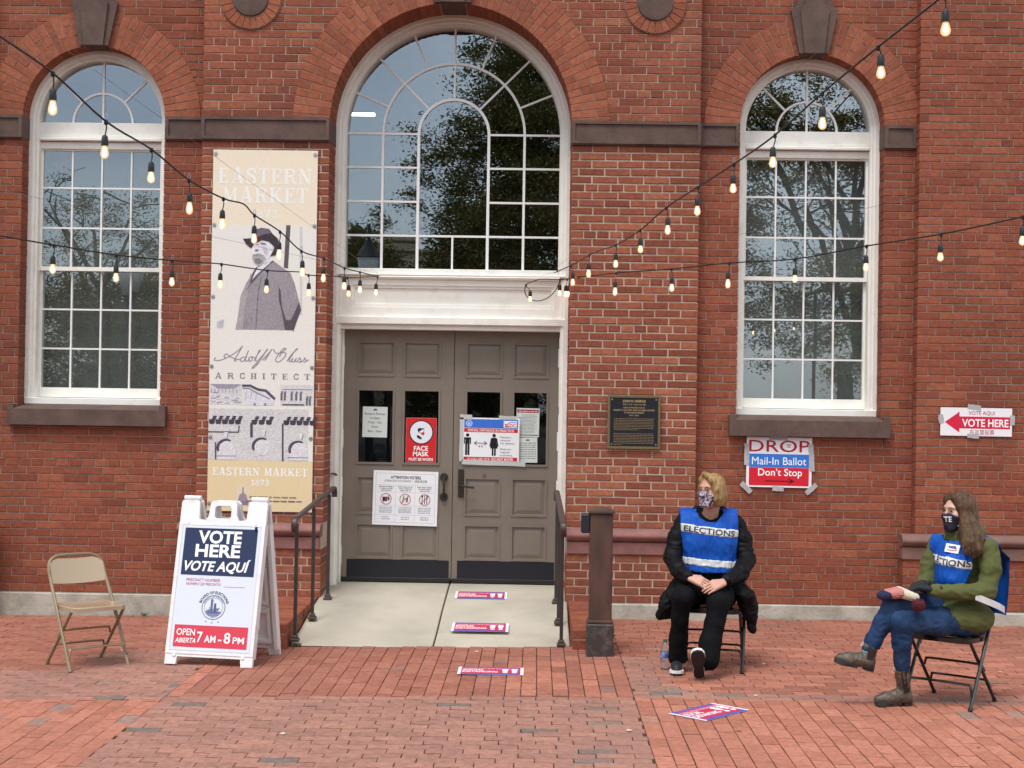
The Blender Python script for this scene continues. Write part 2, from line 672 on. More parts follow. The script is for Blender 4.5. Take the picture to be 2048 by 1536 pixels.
pieces('paver_orange', [(0, (0.344, 0.135, 0.086)), (.3, (0.381, 0.150, 0.097)), (.65, (0.414, 0.164, 0.107)), (.92, (0.446, 0.184, 0.122)), (.972, (0.437, 0.179, 0.115)), (.982, (0.307, 0.199, 0.163)), (1, (0.260, 0.174, 0.147))], bump=.35, stain=.34, stain_col=(.27, .125, .088), stain_scale=.9)
pieces('paver_rose', [(0, (0.288, 0.148, 0.112)), (.3, (0.316, 0.161, 0.122)), (.7, (0.344, 0.174, 0.131)), (.90, (0.372, 0.186, 0.137)), (.945, (0.381, 0.192, 0.134)), (.958, (0.219, 0.158, 0.129)), (1, (0.158, 0.130, 0.112))], bump=.35, stain=.38, stain_col=(.24, .14, .11), stain_scale=.8)
pieces('paver_brown', [(0, (0.279, 0.107, 0.072)), (.3, (0.312, 0.121, 0.082)), (.7, (0.339, 0.135, 0.092)), (.95, (0.372, 0.154, 0.105)), (.98, (0.288, 0.139, 0.105)), (1, (0.242, 0.129, 0.105))], bump=.35, stain=.42, stain_col=(.20, .092, .065), stain_scale=.7)
M('mortar_grey', (.32, .24, .19), .95, col2=(.24, .17, .135), scale=3, bump=.4, bscale=120)
M('mortar_cream', (.55, .43, .345), .95, col2=(.40, .30, .23), scale=4, bump=.4, bscale=110)
M('joint_sand', (.030, .022, .018), .95, col2=(.055, .04, .03), scale=6)
M('brownstone', (.130, .079, .063), .85, col2=(.082, .050, .042), scale=6, detail=9, bump=.35, bscale=70)
M('painted_stone', (.27, .115, .10), .75, col2=(.20, .085, .078), scale=7, bump=.2, bscale=60)
M('pier_stone', (.20, .11, .088), .8, col2=(.16, .088, .07), scale=7, bump=.2, bscale=60)
M('base_concrete', (.46, .43, .36), .9, col2=(.26, .24, .195), scale=5, detail=8, lo=.4, hi=.72, bump=.4, bscale=40)
M('ramp_concrete', (.50, .455, .365), .9, col2=(.30, .275, .225), scale=1.3, detail=14, lo=.36, hi=.80, bump=.2, bscale=120)
M('window_paint', (.84, .825, .765), .5, col2=(.70, .68, .60), scale=6, detail=7, lo=.5, hi=.8, bump=.12, bscale=25)
M('muntin_paint', (.82, .82, .79), .4)
M('door_paint', (.200, .166, .134), .45, col2=(.172, .142, .114), scale=3.5, detail=8, lo=.42, hi=.75, bump=.05, bscale=30)
M('kick_plate', (.010, .012, .019), .35)
M('black_rubber', (.010, .010, .010), .6)
M('dark_bronze', (.045, .040, .032), .45, metal=.6)
M('brass', (.30, .215, .115), .4, metal=.8)
M('steel', (.45, .45, .44), .35, metal=.9)
M('interior_dark', (.045, .04, .035), .9)
M('interior_shade', (.21, .22, .205), .9)
M('tube_light', (.8, .8, .8), .5, emit=((1, .98, .92), 2.5))
M('rail_paint', (.028, .024, .026), .5, col2=(.05, .032, .026), scale=14)
M('rail_brown', (.075, .045, .036), .5, col2=(.05, .034, .03), scale=14)
M('rust_steel', (.050, .026, .019), .7, col2=(.115, .055, .036), scale=7, detail=10, lo=.38, hi=.72, bump=.2, bscale=30, stretch=(1, 1, .35))
M('worn_lead', (.040, .033, .031), .55, col2=(.125, .10, .09), scale=14, detail=10, lo=.48, hi=.74, bump=.25, bscale=50)
M('junction_box', (.014, .016, .026), .45)
M('vinyl', (.70, .66, .60), .45, bump=.25, bscale=4)
M('paper', (.80, .81, .83), .6)
M('paper_green', (.62, .67, .63), .6)
M('tape_grey', (.36, .36, .36), .35, col2=(.46, .46, .46), scale=30)
M('tape_clear', (.52, .52, .50), .3)
M('sign_plastic', (.78, .78, .78), .45, col2=(.58, .57, .55), scale=9, detail=8, lo=.5, hi=.85)
M('sign_back', (.60, .58, .55), .5)
M('tan_metal', (.25, .185, .105), .32, metal=.25, coat=.3)
M('tan_panel', (.42, .325, .215), .28, metal=.15, coat=.35)
M('black_metal', (.007, .007, .008), .28, coat=.3)
M('cable_black', (.008, .008, .009), .5)
M('bulb_core', (1, .8, .5), .4, emit=((1, .70, .40), 10.0))
M('wire', (.25, .25, .25), .4, metal=.8)
ink_mat('printed_ink', .5)
ink_mat('banner_ink', .55, .06)
ink_mat('photo_ink', .55, .42, 95)
ink_mat('floor_ink', .6, .12)
glass_mat('upper_glass', .17)
glass_mat('sash_glass', .155)
glass_mat('door_glass', .045)
m = bpy.data.materials.new('bulb_glass'); m.use_nodes = True
n_ = m.node_tree; n_.nodes.clear()
o_ = n_.nodes.new('ShaderNodeOutputMaterial'); x_ = n_.nodes.new('ShaderNodeMixShader')
t_ = n_.nodes.new('ShaderNodeBsdfTransparent'); e_ = n_.nodes.new('ShaderNodeEmission')
e_.inputs['Color'].default_value = (1, .66, .36, 1); e_.inputs['Strength'].default_value = .85
t_.inputs['Color'].default_value = (1, .93, .8, 1)
x_.inputs['Fac'].default_value = .5
n_.links.new(t_.outputs[0], x_.inputs[1]); n_.links.new(e_.outputs[0], x_.inputs[2]); n_.links.new(x_.outputs[0], o_.inputs['Surface'])
MATS['bulb_glass'] = m

# ------------------------------------------------------------------ ground
def gz(x):
    return -.062*min(max((.6-x)/3.6, 0), 1.35)

g = MB(); S = 300
g.add([(-S, -S, -.16), (S, -S, -.16), (S, S, -.16), (-S, S, -.16)], [(0, 1, 2, 3)])
M('street', (.075, .068, .062), .9, col2=(.10, .085, .075), scale=.6)
o = g.build('ground', 'street'); o['kind'] = 'structure'

GX = [-7, -5.4, -4.3, -3.0, -2.0, -1.0, 0, .6, 7]
g = MB()
for a, b in zip(GX[:-1], GX[1:]):
    g.add([(a, -20, gz(a)-.011), (b, -20, gz(b)-.011), (b, .3, gz(b)-.011), (a, .3, gz(a)-.011)], [(0, 1, 2, 3)])
pavement = g.build('pavement', 'joint_sand'); pavement['kind'] = 'structure'

PL, PW, PJ = .2055, .1025, .0058
paver_meshes = {}
def paver_mesh(along_x, var):
    k = (along_x, var)
    if k not in paver_meshes:
        L, W = (PL, PW) if along_x else (PW, PL)
        r = random.Random(var*7+along_x)
        hx, hy, b = (L-(PJ if along_x else .0055))/2, (W-(.0075 if along_x else .0105))/2, .0018
        j = lambda: (r.random()-.5)*.0022
        top = [(-hx+b+j(), -hy+b+j(), j()*.4), (hx-b+j(), -hy+b+j(), j()*.4), (hx-b+j(), hy-b+j(), j()*.4), (-hx+b+j(), hy-b+j(), j()*.4)]
        mid = [(-hx, -hy, -b), (hx, -hy, -b), (hx, hy, -b), (-hx, hy, -b)]
        bot = [(p[0], p[1], -.03) for p in mid]
        q = MB()
        q.add(top+mid+bot, [(0, 1, 2, 3)]+[(i, 4+i, 4+(i+1) % 4, (i+1) % 4) for i in range(4)]+[(4+i, 8+i, 8+(i+1) % 4, 4+(i+1) % 4) for i in range(4)])
        paver_meshes[k] = q
    return paver_meshes[k]

pav = []                     # (x, y, along_x, material, width scale)
def field(x0, x1, y0, y1, along_x, pick):
    if along_x:
        ny = int(round((y1-y0)/PW)); py = (y1-y0)/ny
        for i in range(ny):
            y = y0+(i+.5)*py
            x = x0-(PL/2 if i % 2 else 0)+random.uniform(-.02, .02)
            while x < x1-.03:
                a, b = max(x, x0), min(x+PL, x1)
                if b-a > .03:
                    pav.append(((a+b)/2, y, True, pick((a+b)/2, y), (b-a)/PL))
                x += PL
    else:
        nx = int(round((x1-x0)/PW)); px = (x1-x0)/nx
        for i in range(nx):
            x = x0+(i+.5)*px
            y = y0-(PL/2 if i % 2 else 0)+random.uniform(-.05, .05)
            while y < y1-.03:
                a, b = max(y, y0), min(y+PL, y1)
                if b-a > .03:
                    pav.append((x, (a+b)/2, False, pick(x, (a+b)/2), (b-a)/PL))
                y += PL

XL, XR, YB = -2.335, .645, -3.62
ramp_front = -1.69
field(XL, XR, -6.86, YB, True, lambda x, y: 'paver_rose')
field(-6.9, XL, -6.86, YB-.10, False, lambda x, y: 'paver_orange')
field(-6.9, XL, YB-.10, -.05, True, lambda x, y: 'paver_rose' if (y < -2.75 or (y < -1.9 and x > -3.2)) else 'paver_brown')
field(XL, XR, YB, ramp_front, False, lambda x, y: 'paver_orange' if x < XL+.11 or (x > -.2 and y < -2.2 and random.random() < .6) else 'paver_brown')
field(XR, 6.9, YB-.02, -.05, True, lambda x, y: 'paver_rose' if (y < -3.45 or (x < .95 and y < -2.1)) else ('paver_brown' if random.random() < .5 or y > -1.6 else 'paver_orange'))
field(XR, 6.9, -6.86, YB-.02, False, lambda x, y: 'paver_orange')
for (x0, x1) in ((-6.9, -1.87), (.29, XR)):
    field(x0 if x0 > -6 else XL, x1, ramp_front, -.05, True, lambda x, y: 'paver_brown')

def in_view(p, m=0):
    u, v = to_frame(p)
    return m < u < 2048-m and m < v < 1536-m
pav.sort(key=lambda p: (0 if in_view((p[0], p[1], 0)) and abs(p[4]-1) < .02 else 1, (Vector((p[0], p[1], 0))-CAM).length))
shared = {}
for p in pav[:300]:
    var = random.randrange(4)
    k = (p[2], var, p[3])
    if k not in shared:
        me = paver_mesh(p[2], var).mesh('paver', fix=False)
        me.materials.append(MATS[p[3]])
        shared[k] = me
    o = bpy.data.objects.new('paver', shared[k])
    COL.objects.link(o)
    o.parent = pavement
    o.location = (p[0]+random.uniform(-.001, .001), p[1]+random.uniform(-.001, .001), gz(p[0])+random.uniform(-.0015, .0015))
    o.rotation_euler = (random.uniform(-.006, .006), random.uniform(-.006, .006), random.uniform(-.008, .008))
rest = MB()
mi = {'paver_orange': 0, 'paver_rose': 1, 'paver_brown': 2}
for p in pav[300:]:
    q = paver_mesh(p[2], random.randrange(4))
    s = p[4]
    dz, a = gz(p[0])+random.uniform(-.0025, .0025), random.uniform(-.012, .012)
    tx, ty = random.uniform(-.006, .006), random.uniform(-.006, .006)
    V = []
    for v in q.v:
        x, y = (v[0]*s, v[1]) if p[2] else (v[0], v[1]*s)
        V.append((p[0]+x-a*y, p[1]+y+a*x, v[2]+dz+tx*y+ty*x))
    rest.add(V, q.f, mi[p[3]])
me = rest.mesh('brick_paving', fix=False)
o = obj('brick_paving', me, ['paver_orange', 'paver_rose', 'paver_brown'], pavement)
o['kind'] = 'stuff'

# ramp of two concrete slabs
def rz(y):
    return .202*min(max((y-ramp_front)/2.1, 0), 1)
g = MB()
g.prism([(-1, -1)]*0 or [(-1.86, -.2), (.285, -.2), (.285, -.08), (-1.86, -.08)], ramp_front+.02, .62)
ramp = g.build('ramp', 'ramp_concrete'); ramp['kind'] = 'structure'
for (a, b) in ((-1.86, -.772), (-.760, .285)):
    g = MB()
    V, F = [], []
    ys = [ramp_front, ramp_front+.012, -1.2, -.6, 0, .3, .62]
    for y in ys:
        z = rz(y)+(0 if y > ramp_front+.005 else -.012)
        for x in (a, a+.006, b-.006, b):
            V.append((x, y, z+(gz(-.8) if y < -1 else 0)-(.006 if x in (a, b) else 0)))
    for i in range(len(ys)-1):
        for j in range(3):
            F.append((i*4+j, i*4+j+1, i*4+j+5, i*4+j+4))
    k = len(V)
    V += [(a, ys[0], -.15), (b, ys[0], -.15), (b, ys[-1], -.15), (a, ys[-1], -.15)]
    F += [(0, k, k+1, 3), tuple([i*4 for i in range(len(ys))][::-1]+[k, k+3][::1]), tuple([i*4+3 for i in range(len(ys))]+[k+2, k+1])]
    g.add(V, F)
    g.build('concrete_slab', 'ramp_concrete', ramp)

# ------------------------------------------------------------------ market building (local x = world x + .79)
X0 = -.79
building = thing('market_building', 'red brick market hall with white arched windows and taupe double doors', 'building', (X0, 0, 0))
CO, BL, ZT = .069, .226, 6.35
HS = 3.178                                  # side window centres
BAY = dict(hw=.632, zb=1.74, zc=4.33, r=.632, ro=.95)
ENT = dict(hw=1.06, zb=-.2, zc=4.285, r=1.06, ro=1.388)

def cut(z, cx, o):
    """x interval without bricks in the course at height z"""
    if z < o['zb']:
        return None
    if z < o['zc']+.02:
        return (cx-o['hw'], cx+o['hw'], True)
    rm = o['ro']-.10
    d = z-o['zc']
    if d < rm:
        w = math.sqrt(rm*rm-d*d)
        return (cx-w, cx+w, False)
    return None

wall_bricks = []             # dict per brick
def lay(sec, x0, x1, z0, z1, yf, opening=None, cx=0, jt=.009, deep=.12, jamb=.2, seed=0, b=.003):
    r = random.Random(seed)
    n = int(round((z1-z0)/CO)); h = (z1-z0)/n
    for i in range(n):
        za = z0+i*h
        row = int(round(za/CO))
        free = [(x0, x1, deep, deep)]
        c = cut(za+h/2, cx, opening) if opening else None
        if c:
            free = [(x0, c[0], deep, jamb if c[2] else .05), (c[1], x1, jamb if c[2] else .05, deep)]
        head = row % 6 == 0
        L = BL/2 if head else BL
        off = (BL/4 if head else (BL/2 if row % 2 else 0))+r.uniform(-.012, .012)
        for (fa, fb, da, db) in free:
            if fb-fa < .04:
                continue
            x = math.floor((fa-off)/L)*L+off
            while x < fb-.001:
                a, bb = max(x, fa), min(x+L, fb)
                nx = x+L
                if fb-bb < .045 and bb < fb:                      # take up a sliver at the end
                    bb = fb; nx = fb
                if bb-a < .045 and a == fa:
                    x = nx - (bb-a) if False else nx
                    # widen the next one instead
                    nb = min(x+L, fb)
                    bb = nb; nx = x+L
                full = abs((bb-a)-BL) < .001 and a > fa and bb < fb
                dep = da if a <= fa+1e-6 else (db if bb >= fb-1e-6 else .05)
                ja = 0 if a <= fa+1e-6 else jt/2
                jb = 0 if bb >= fb-1e-6 else jt/2
                wall_bricks.append(dict(sec=sec, a=a+ja, b=bb-jb, z0=za+jt/2, z1=za+h-jt/2, y=yf, d=dep, full=full, bev=b))
                x = nx

def brick_geo(w, h, d, b, r, jit=.0016):
    j = lambda: (r.random()-.5)*2*jit
    hx, hz = w/2, h/2
    fr = [(-hx+b+j(), j()*.6, -hz+b+j()), (hx-b+j(), j()*.6, -hz+b+j()), (hx-b+j(), j()*.6, hz-b+j()), (-hx+b+j(), j()*.6, hz-b+j())]
    e = [(-hx+j(), b, -hz+j()), (hx+j(), b, -hz+j()), (hx+j(), b, hz+j()), (-hx+j(), b, hz+j())]
    k = [(p[0], d, p[2]) for p in e]
    f = [(0, 1, 2, 3)]+[(4+i, 4+(i+1) % 4, (i+1) % 4, i) for i in range(4)]+[(8+i, 8+(i+1) % 4, 4+(i+1) % 4, 4+i) for i in range(4)]
    return fr+e+k, f

E_, P_ = 2.185, 4.09
lay('left_bay', -P_, -E_, .12, ZT, 0, BAY, -HS, jt=.009, seed=1)
lay('right_bay', E_, P_, .12, ZT, 0, BAY, HS, jt=.009, seed=2)
lay('entrance', -E_, E_, .77, 4.325, -.12, ENT, 0, jt=.0125, jamb=.40, seed=3, b=.0045)
lay('entrance', -E_, E_, 4.325, ZT, -.12, ENT, 0, jt=.009, jamb=.40, seed=4)
lay('entrance', -E_-.115, E_+.115, .135, .555, -.22, ENT, 0, jt=.0125, jamb=.5, seed=5, b=.0045)
lay('right_pier', P_, 6.5, .77, ZT, -.12, jt=.009, seed=6)
lay('right_pier', P_-.125, 6.5, .12, .555, -.22, jt=.009, seed=7)
lay('left_pier', -6.5, -P_, .77, ZT, -.12, jt=.009, seed=8)
lay('left_pier', -6.5, -P_+.125, .12, .555, -.22, jt=.009, seed=9)

def opening_loop(cx, o, grow=.007, n=28):
    hw = o['hw']+grow
    return [(cx-hw, o['zb']), (cx+hw, o['zb'])]+arc(cx, o['zc'], o['r']+grow, 0, 180, n)

sections = {}
def wall_part(sec, mortar, brick, loops, y0, y1):
    g = MB()
    for lp, a, b in zip(loops, y0, y1):
        g.prism(lp, a, b)
    sections[sec] = (g.build('brick_wall', mortar, building), brick)
R_ = lambda a, b, c, d: [(a, c), (b, c), (b, d), (a, d)]
wall_part('left_bay', 'mortar_grey', 'wall_brick', [[R_(-P_-.05, -E_+.05, -.2, ZT), opening_loop(-HS, BAY)]], [.006], [.36])
wall_part('right_bay', 'mortar_grey', 'wall_brick', [[R_(E_-.05, P_+.05, -.2, ZT), opening_loop(HS, BAY)]], [.006], [.36])
pl = R_(-E_, E_, -.2, ZT)
hw = ENT['hw']+.007
EI = E_-.006
shape = [(-EI, -.2), (-hw, -.2)]+arc(0, ENT['zc'], ENT['r']+.007, 180, 0, 36)+[(hw, -.2), (EI, -.2), (EI, ZT), (-EI, ZT)]
wall_part('entrance', 'mortar_cream', 'entrance_brick', [shape, R_(-E_-.11, -hw, -.2, .66), R_(hw, E_+.11, -.2, .66)], [-.113, -.213, -.213], [.46, -.1, -.1])
wall_part('right_pier', 'mortar_grey', 'wall_brick', [R_(P_+.006, 6.5, -.2, ZT), R_(P_-.12, 6.5, -.2, .66)], [-.114, -.214], [.36, -.1])
wall_part('left_pier', 'mortar_grey', 'wall_brick', [R_(-6.5, -P_-.006, -.2, ZT), R_(-6.5, -P_+.12, -.2, .66)], [-.114, -.214], [.36, -.1])

def wdist(b):
    p = Vector(((b['a']+b['b'])/2+X0, b['y'], (b['z0']+b['z1'])/2))
    ok = b['full'] and in_view(p, 20) and b['z0'] > .8 and not (b['sec'] == 'entrance' and (4.1 < b['z0'] < 4.35 or -2.1 < b['a'] < -1.1))
    return (0 if ok else 1, (p-CAM).length)
wall_bricks.sort(key=wdist)
shared = {}
for b in wall_bricks[:300]:
    part, mt = sections[b['sec']]
    w, h = b['b']-b['a'], b['z1']-b['z0']
    k = (round(w, 3), round(h, 4), mt, random.randrange(4))
    if k not in shared:
        q = MB(); q.add(*brick_geo(w, h, .05, b['bev'], random.Random(str(k))))
        me = q.mesh('brick', fix=False); me.materials.append(MATS[mt])
        shared[k] = me
    o = bpy.data.objects.new('brick', shared[k]); COL.objects.link(o)
    o.parent = part
    o.location = ((b['a']+b['b'])/2, b['y']+random.uniform(-.0015, .0015), (b['z0']+b['z1'])/2)
    o.rotation_euler = (0, random.uniform(-.004, .004), 0)
for sec, (part, mt) in sections.items():
    g = MB(); r = random.Random(sec)
    for b in wall_bricks[300:]:
        if b['sec'] == sec:
            V, F = brick_geo(b['b']-b['a'], b['z1']-b['z0'], b['d'], b['bev'], r)
            cx, cz, dy = (b['a']+b['b'])/2, (b['z0']+b['z1'])/2, b['y']+r.uniform(-.0015, .0015)
            g.add([(v[0]+cx, v[1]+dy, v[2]+cz) for v in V], F)
    o = obj('brickwork', g.mesh('brickwork', fix=False), mt, part)
    o['kind'] = 'stuff'

# brick arches: every voussoir its own piece
def wedge(cx, cz, r0, r1, a0, a1, y0, y1, b=.0025):
    q = MB()
    n = 2
    P = []
    for y, i in ((y0, b), (y0+b, 0), (y1, 0)):
        da = i/((r0+r1)/2)
        P += [(cx+r*math.cos(a), y, cz+r*math.sin(a)) for r, a in ((r0+i, a0+da), (r1-i, a0+da), (r1-i, a1-da), (r0+i, a1-da))]
    q.add(P, [(0, 1, 2, 3)]+[(i, 4+i, 4+(i+1) % 4, (i+1) % 4) for i in range(4)]+[(4+i, 8+i, 8+(i+1) % 4, 4+(i+1) % 4) for i in range(4)])
    return q.mesh('voussoir')

def arch(cx, o, yf, yb, jt, key):
    part_m = MB()
    n = 40
    part_m.prism(arc(cx, o['zc'], o['ro'], 0, 180, n)+arc(cx, o['zc'], o['r']+.006, 180, 0, n), yf+.001, yb)
    part = part_m.build('brick_arch', 'mortar_grey', building)
    rm = (o['r']+o['ro'])/2
    cnt = int(round(PI*rm/CO))
    sp = (o['ro']-o['r'])
    r = random.Random(int(cx*10)+5)
    for i in range(cnt):
        a0, a1 = PI*i/cnt, PI*(i+1)/cnt
        if abs((a0+a1)/2-PI/2) < key:
            continue
        j = jt/2/rm
        s = .66 if i % 2 else .34
        m1 = o['r']+sp*s+r.uniform(-.006, .006)
        for (ra, rb) in ((o['r'], m1-jt/2), (m1+jt/2, o['ro'])):
            d = r.uniform(-.001, .001)
            obj('voussoir', wedge(cx, o['zc'], ra, rb, a0+j, a1-j, yf-.004+d, yb-.01), 'arch_brick', part)
arch(-HS, BAY, -.004, .2, .007, .155)
arch(HS, BAY, -.004, .2, .007, .155)
arch(0, ENT, -.124, .29, .007, .125)

# roundels on the entrance bay
for sx in (-1.775, 1.775):
    cz = 5.365
    g = MB(); g.lathe([(.158, -.128), (.152, -.15), (.12, -.156), (0.001, -.157)][::-1], (sx, 0, cz), 32, axis='y')
    rd = g.build('roundel', 'brownstone', building, smooth=True)
    g = MB(); g.prism([arc(sx, cz, .272, 0, 348, 29), arc(sx, cz, .15, 0, 348, 29)], -.131, -.11)
    g.build('joint_ring', 'mortar_grey', rd)
    for i in range(24):
        a0, a1 = 2*PI*i/24, 2*PI*(i+1)/24
        obj('voussoir', wedge(sx, cz, .163, .268, a0+.012, a1-.012, -.139, -.11), 'arch_brick', rd)

# stone: impost bands with sunk panels, keystones, sills, plinth, base
def band(xa, xb, z0, z1, y, ret=None):
    g = MB()
    e = .028
    g.prism([R_(xa, xb, z0, z1), R_(xa+e, xb-e, z0+e, z1-e)], y-.035, y+.03)
    g.prism(R_(xa+e-.002, xb-e+.002, z0+e-.002, z1-e+.002), y-.02, y+.02)
    g.prism(R_(xa-.004, xb+.004, z0-.012, z0+.004), y-.022, y+.03)
    if ret:
        x, s = ret
        a, b = sorted((x, x+s*.012))
        g.box(a, b, y-.028, y+.165, z0+.003, z1-.003)
    g.build('stone_band', 'brownstone', building)
band(-P_+.003, -HS-.634, 4.14, 4.34, 0, (-HS-.640, 1))
band(-HS+.645, -E_-.003, 4.14, 4.34, 0)
band(E_+.003, HS-.645, 4.14, 4.34, 0)
band(HS+.634, P_-.003, 4.14, 4.34, 0, (HS+.640, -1))
band(-E_, -1.063, 4.125, 4.325, -.12)
band(1.063, E_, 4.125, 4.325, -.12)
for s in (-1, 1):
    g = MB(); g.cbox(s*1.0605-.004 if s > 0 else -1.0645, 1.0645 if s > 0 else -1.0565, -.116, .27, 4.128, 4.322, .002)
    g.build('stone_band_return', 'brownstone', building)

def keystone(cx, k, zb, yb, yf):
    g = MB()
    pts = [(-.128*k, zb), (.128*k, zb), (.205*k, zb+.38*k), (.155*k, zb+.43*k), (.145*k, zb+.53*k), (-.145*k, zb+.53*k), (-.155*k, zb+.43*k), (-.205*k, zb+.38*k)]
    g.prism([(cx+p[0], p[1]) for p in pts], yf, yb)
    pts = [(-.085*k, zb-.002), (.085*k, zb-.002), (.125*k, zb+.375*k), (.085*k, zb+.43*k), (.08*k, zb+.52*k), (-.08*k, zb+.52*k), (-.085*k, zb+.43*k), (-.125*k, zb+.375*k)]
    g.prism([(cx+p[0], p[1]) for p in pts], yf-.022, yb)
    o = g.build('keystone', 'brownstone', building)
keystone(-HS, 1, 4.96, .2, -.05)
keystone(HS, 1, 4.96, .2, -.05)
keystone(0, 1.25, 5.345, .28, -.17)

def stone_roll(xa, xb, yf, mat, enda=True, endb=True):
    n = 8
    prof = [(yf+.12, .768)]+[(yf-.015-.05*math.sin(PI*i/n)+.01, .768-.104*i/n) for i in range(n+1)]+[(yf+.12, .664)]
    g = MB()
    V = [(x, p[0], p[1]) for x in (xa, xb) for p in prof]
    k = len(prof)
    F = [(i, i+1, i+1+k, i+k) for i in range(k-1)]+[(k-1, 0, k, 2*k-1), tuple(range(k)), tuple(range(2*k-1, k-1, -1))]
    g.add(V, F)
    o = g.build('plinth_moulding', mat, building, smooth=True)
    g = MB(); g.cbox(xa+.004, xb-.004, yf-.018, yf+.12, .555, .660, .006)
    g.build('plinth_course', mat, building)
stone_roll(-E_-.125, -1.066, -.22, 'painted_stone')
stone_roll(1.066, E_+.125, -.22, 'painted_stone')
stone_roll(P_-.14, 6.5, -.22, 'pier_stone')
stone_roll(-6.5, -P_+.14, -.22, 'pier_stone')
for (a, b, y, zt) in ((-P_+.12, -E_-.12, -.03, .112), (E_+.12, P_-.13, -.03, .118), (P_-.145, 6.5, -.245, .11), (-6.5, -P_+.125, -.245, .11), (-E_-.13, -1.5, -.24, .13), (1.42, E_+.13, -.24, .13)):
    g = MB(); g.cbox(a, b, y, .1 if y > -.1 else -.1, -.2, zt, .008)
    g.build('concrete_base', 'base_concrete', building)
g = MB(); g.box(-6.5, 6.5, -.2, .3, ZT+.001, ZT+.25)
g.box(-6.5, 6.5, -.32, .3, ZT+.252, ZT+.45)
g.build('cornice', 'brownstone', building)

# ------------------------------------------------------------------ windows
def pane(parent, loop, y, glass='upper_glass'):
    q = MB()
    cx = sum(p[0] for p in loop)/len(loop); cz = sum(p[1] for p in loop)/len(loop)
    q.prism([(p[0]-cx, p[1]-cz) for p in loop], -.002, .002)
    o = q.build('pane', glass, parent, loc=(cx, y, cz), rot=(random.gauss(0, .0022), 0, random.gauss(0, .0026)))
    return o

def arched_casing(g, cx, zc, r0, r1, zb, y0, y1, n=30):
    g.prism([(cx+r1, zb)]+arc(cx, zc, r1, 0, 180, n)+[(cx-r1, zb), (cx-r0, zb)]+arc(cx, zc, r0, 180, 0, n)+[(cx+r0, zb)], y0, y1)

def bar(g, x0, z0, x1, z1, t, y0, y1):
    d = Vector((x1-x0, z1-z0)); n = Vector((-d.y, d.x)).normalized()*t/2
    g.prism([(x0-n.x, z0-n.y), (x1-n.x, z1-n.y), (x1+n.x, z1+n.y), (x0+n.x, z0+n.y)], y0, y1)

def sector(cx, cz, r0, r1, a0, a1, n=8):
    return arc(cx, cz, r1, a0, a1, n)+(arc(cx, cz, r0, a1, a0, n) if r0 > 0 else [(cx, cz)])

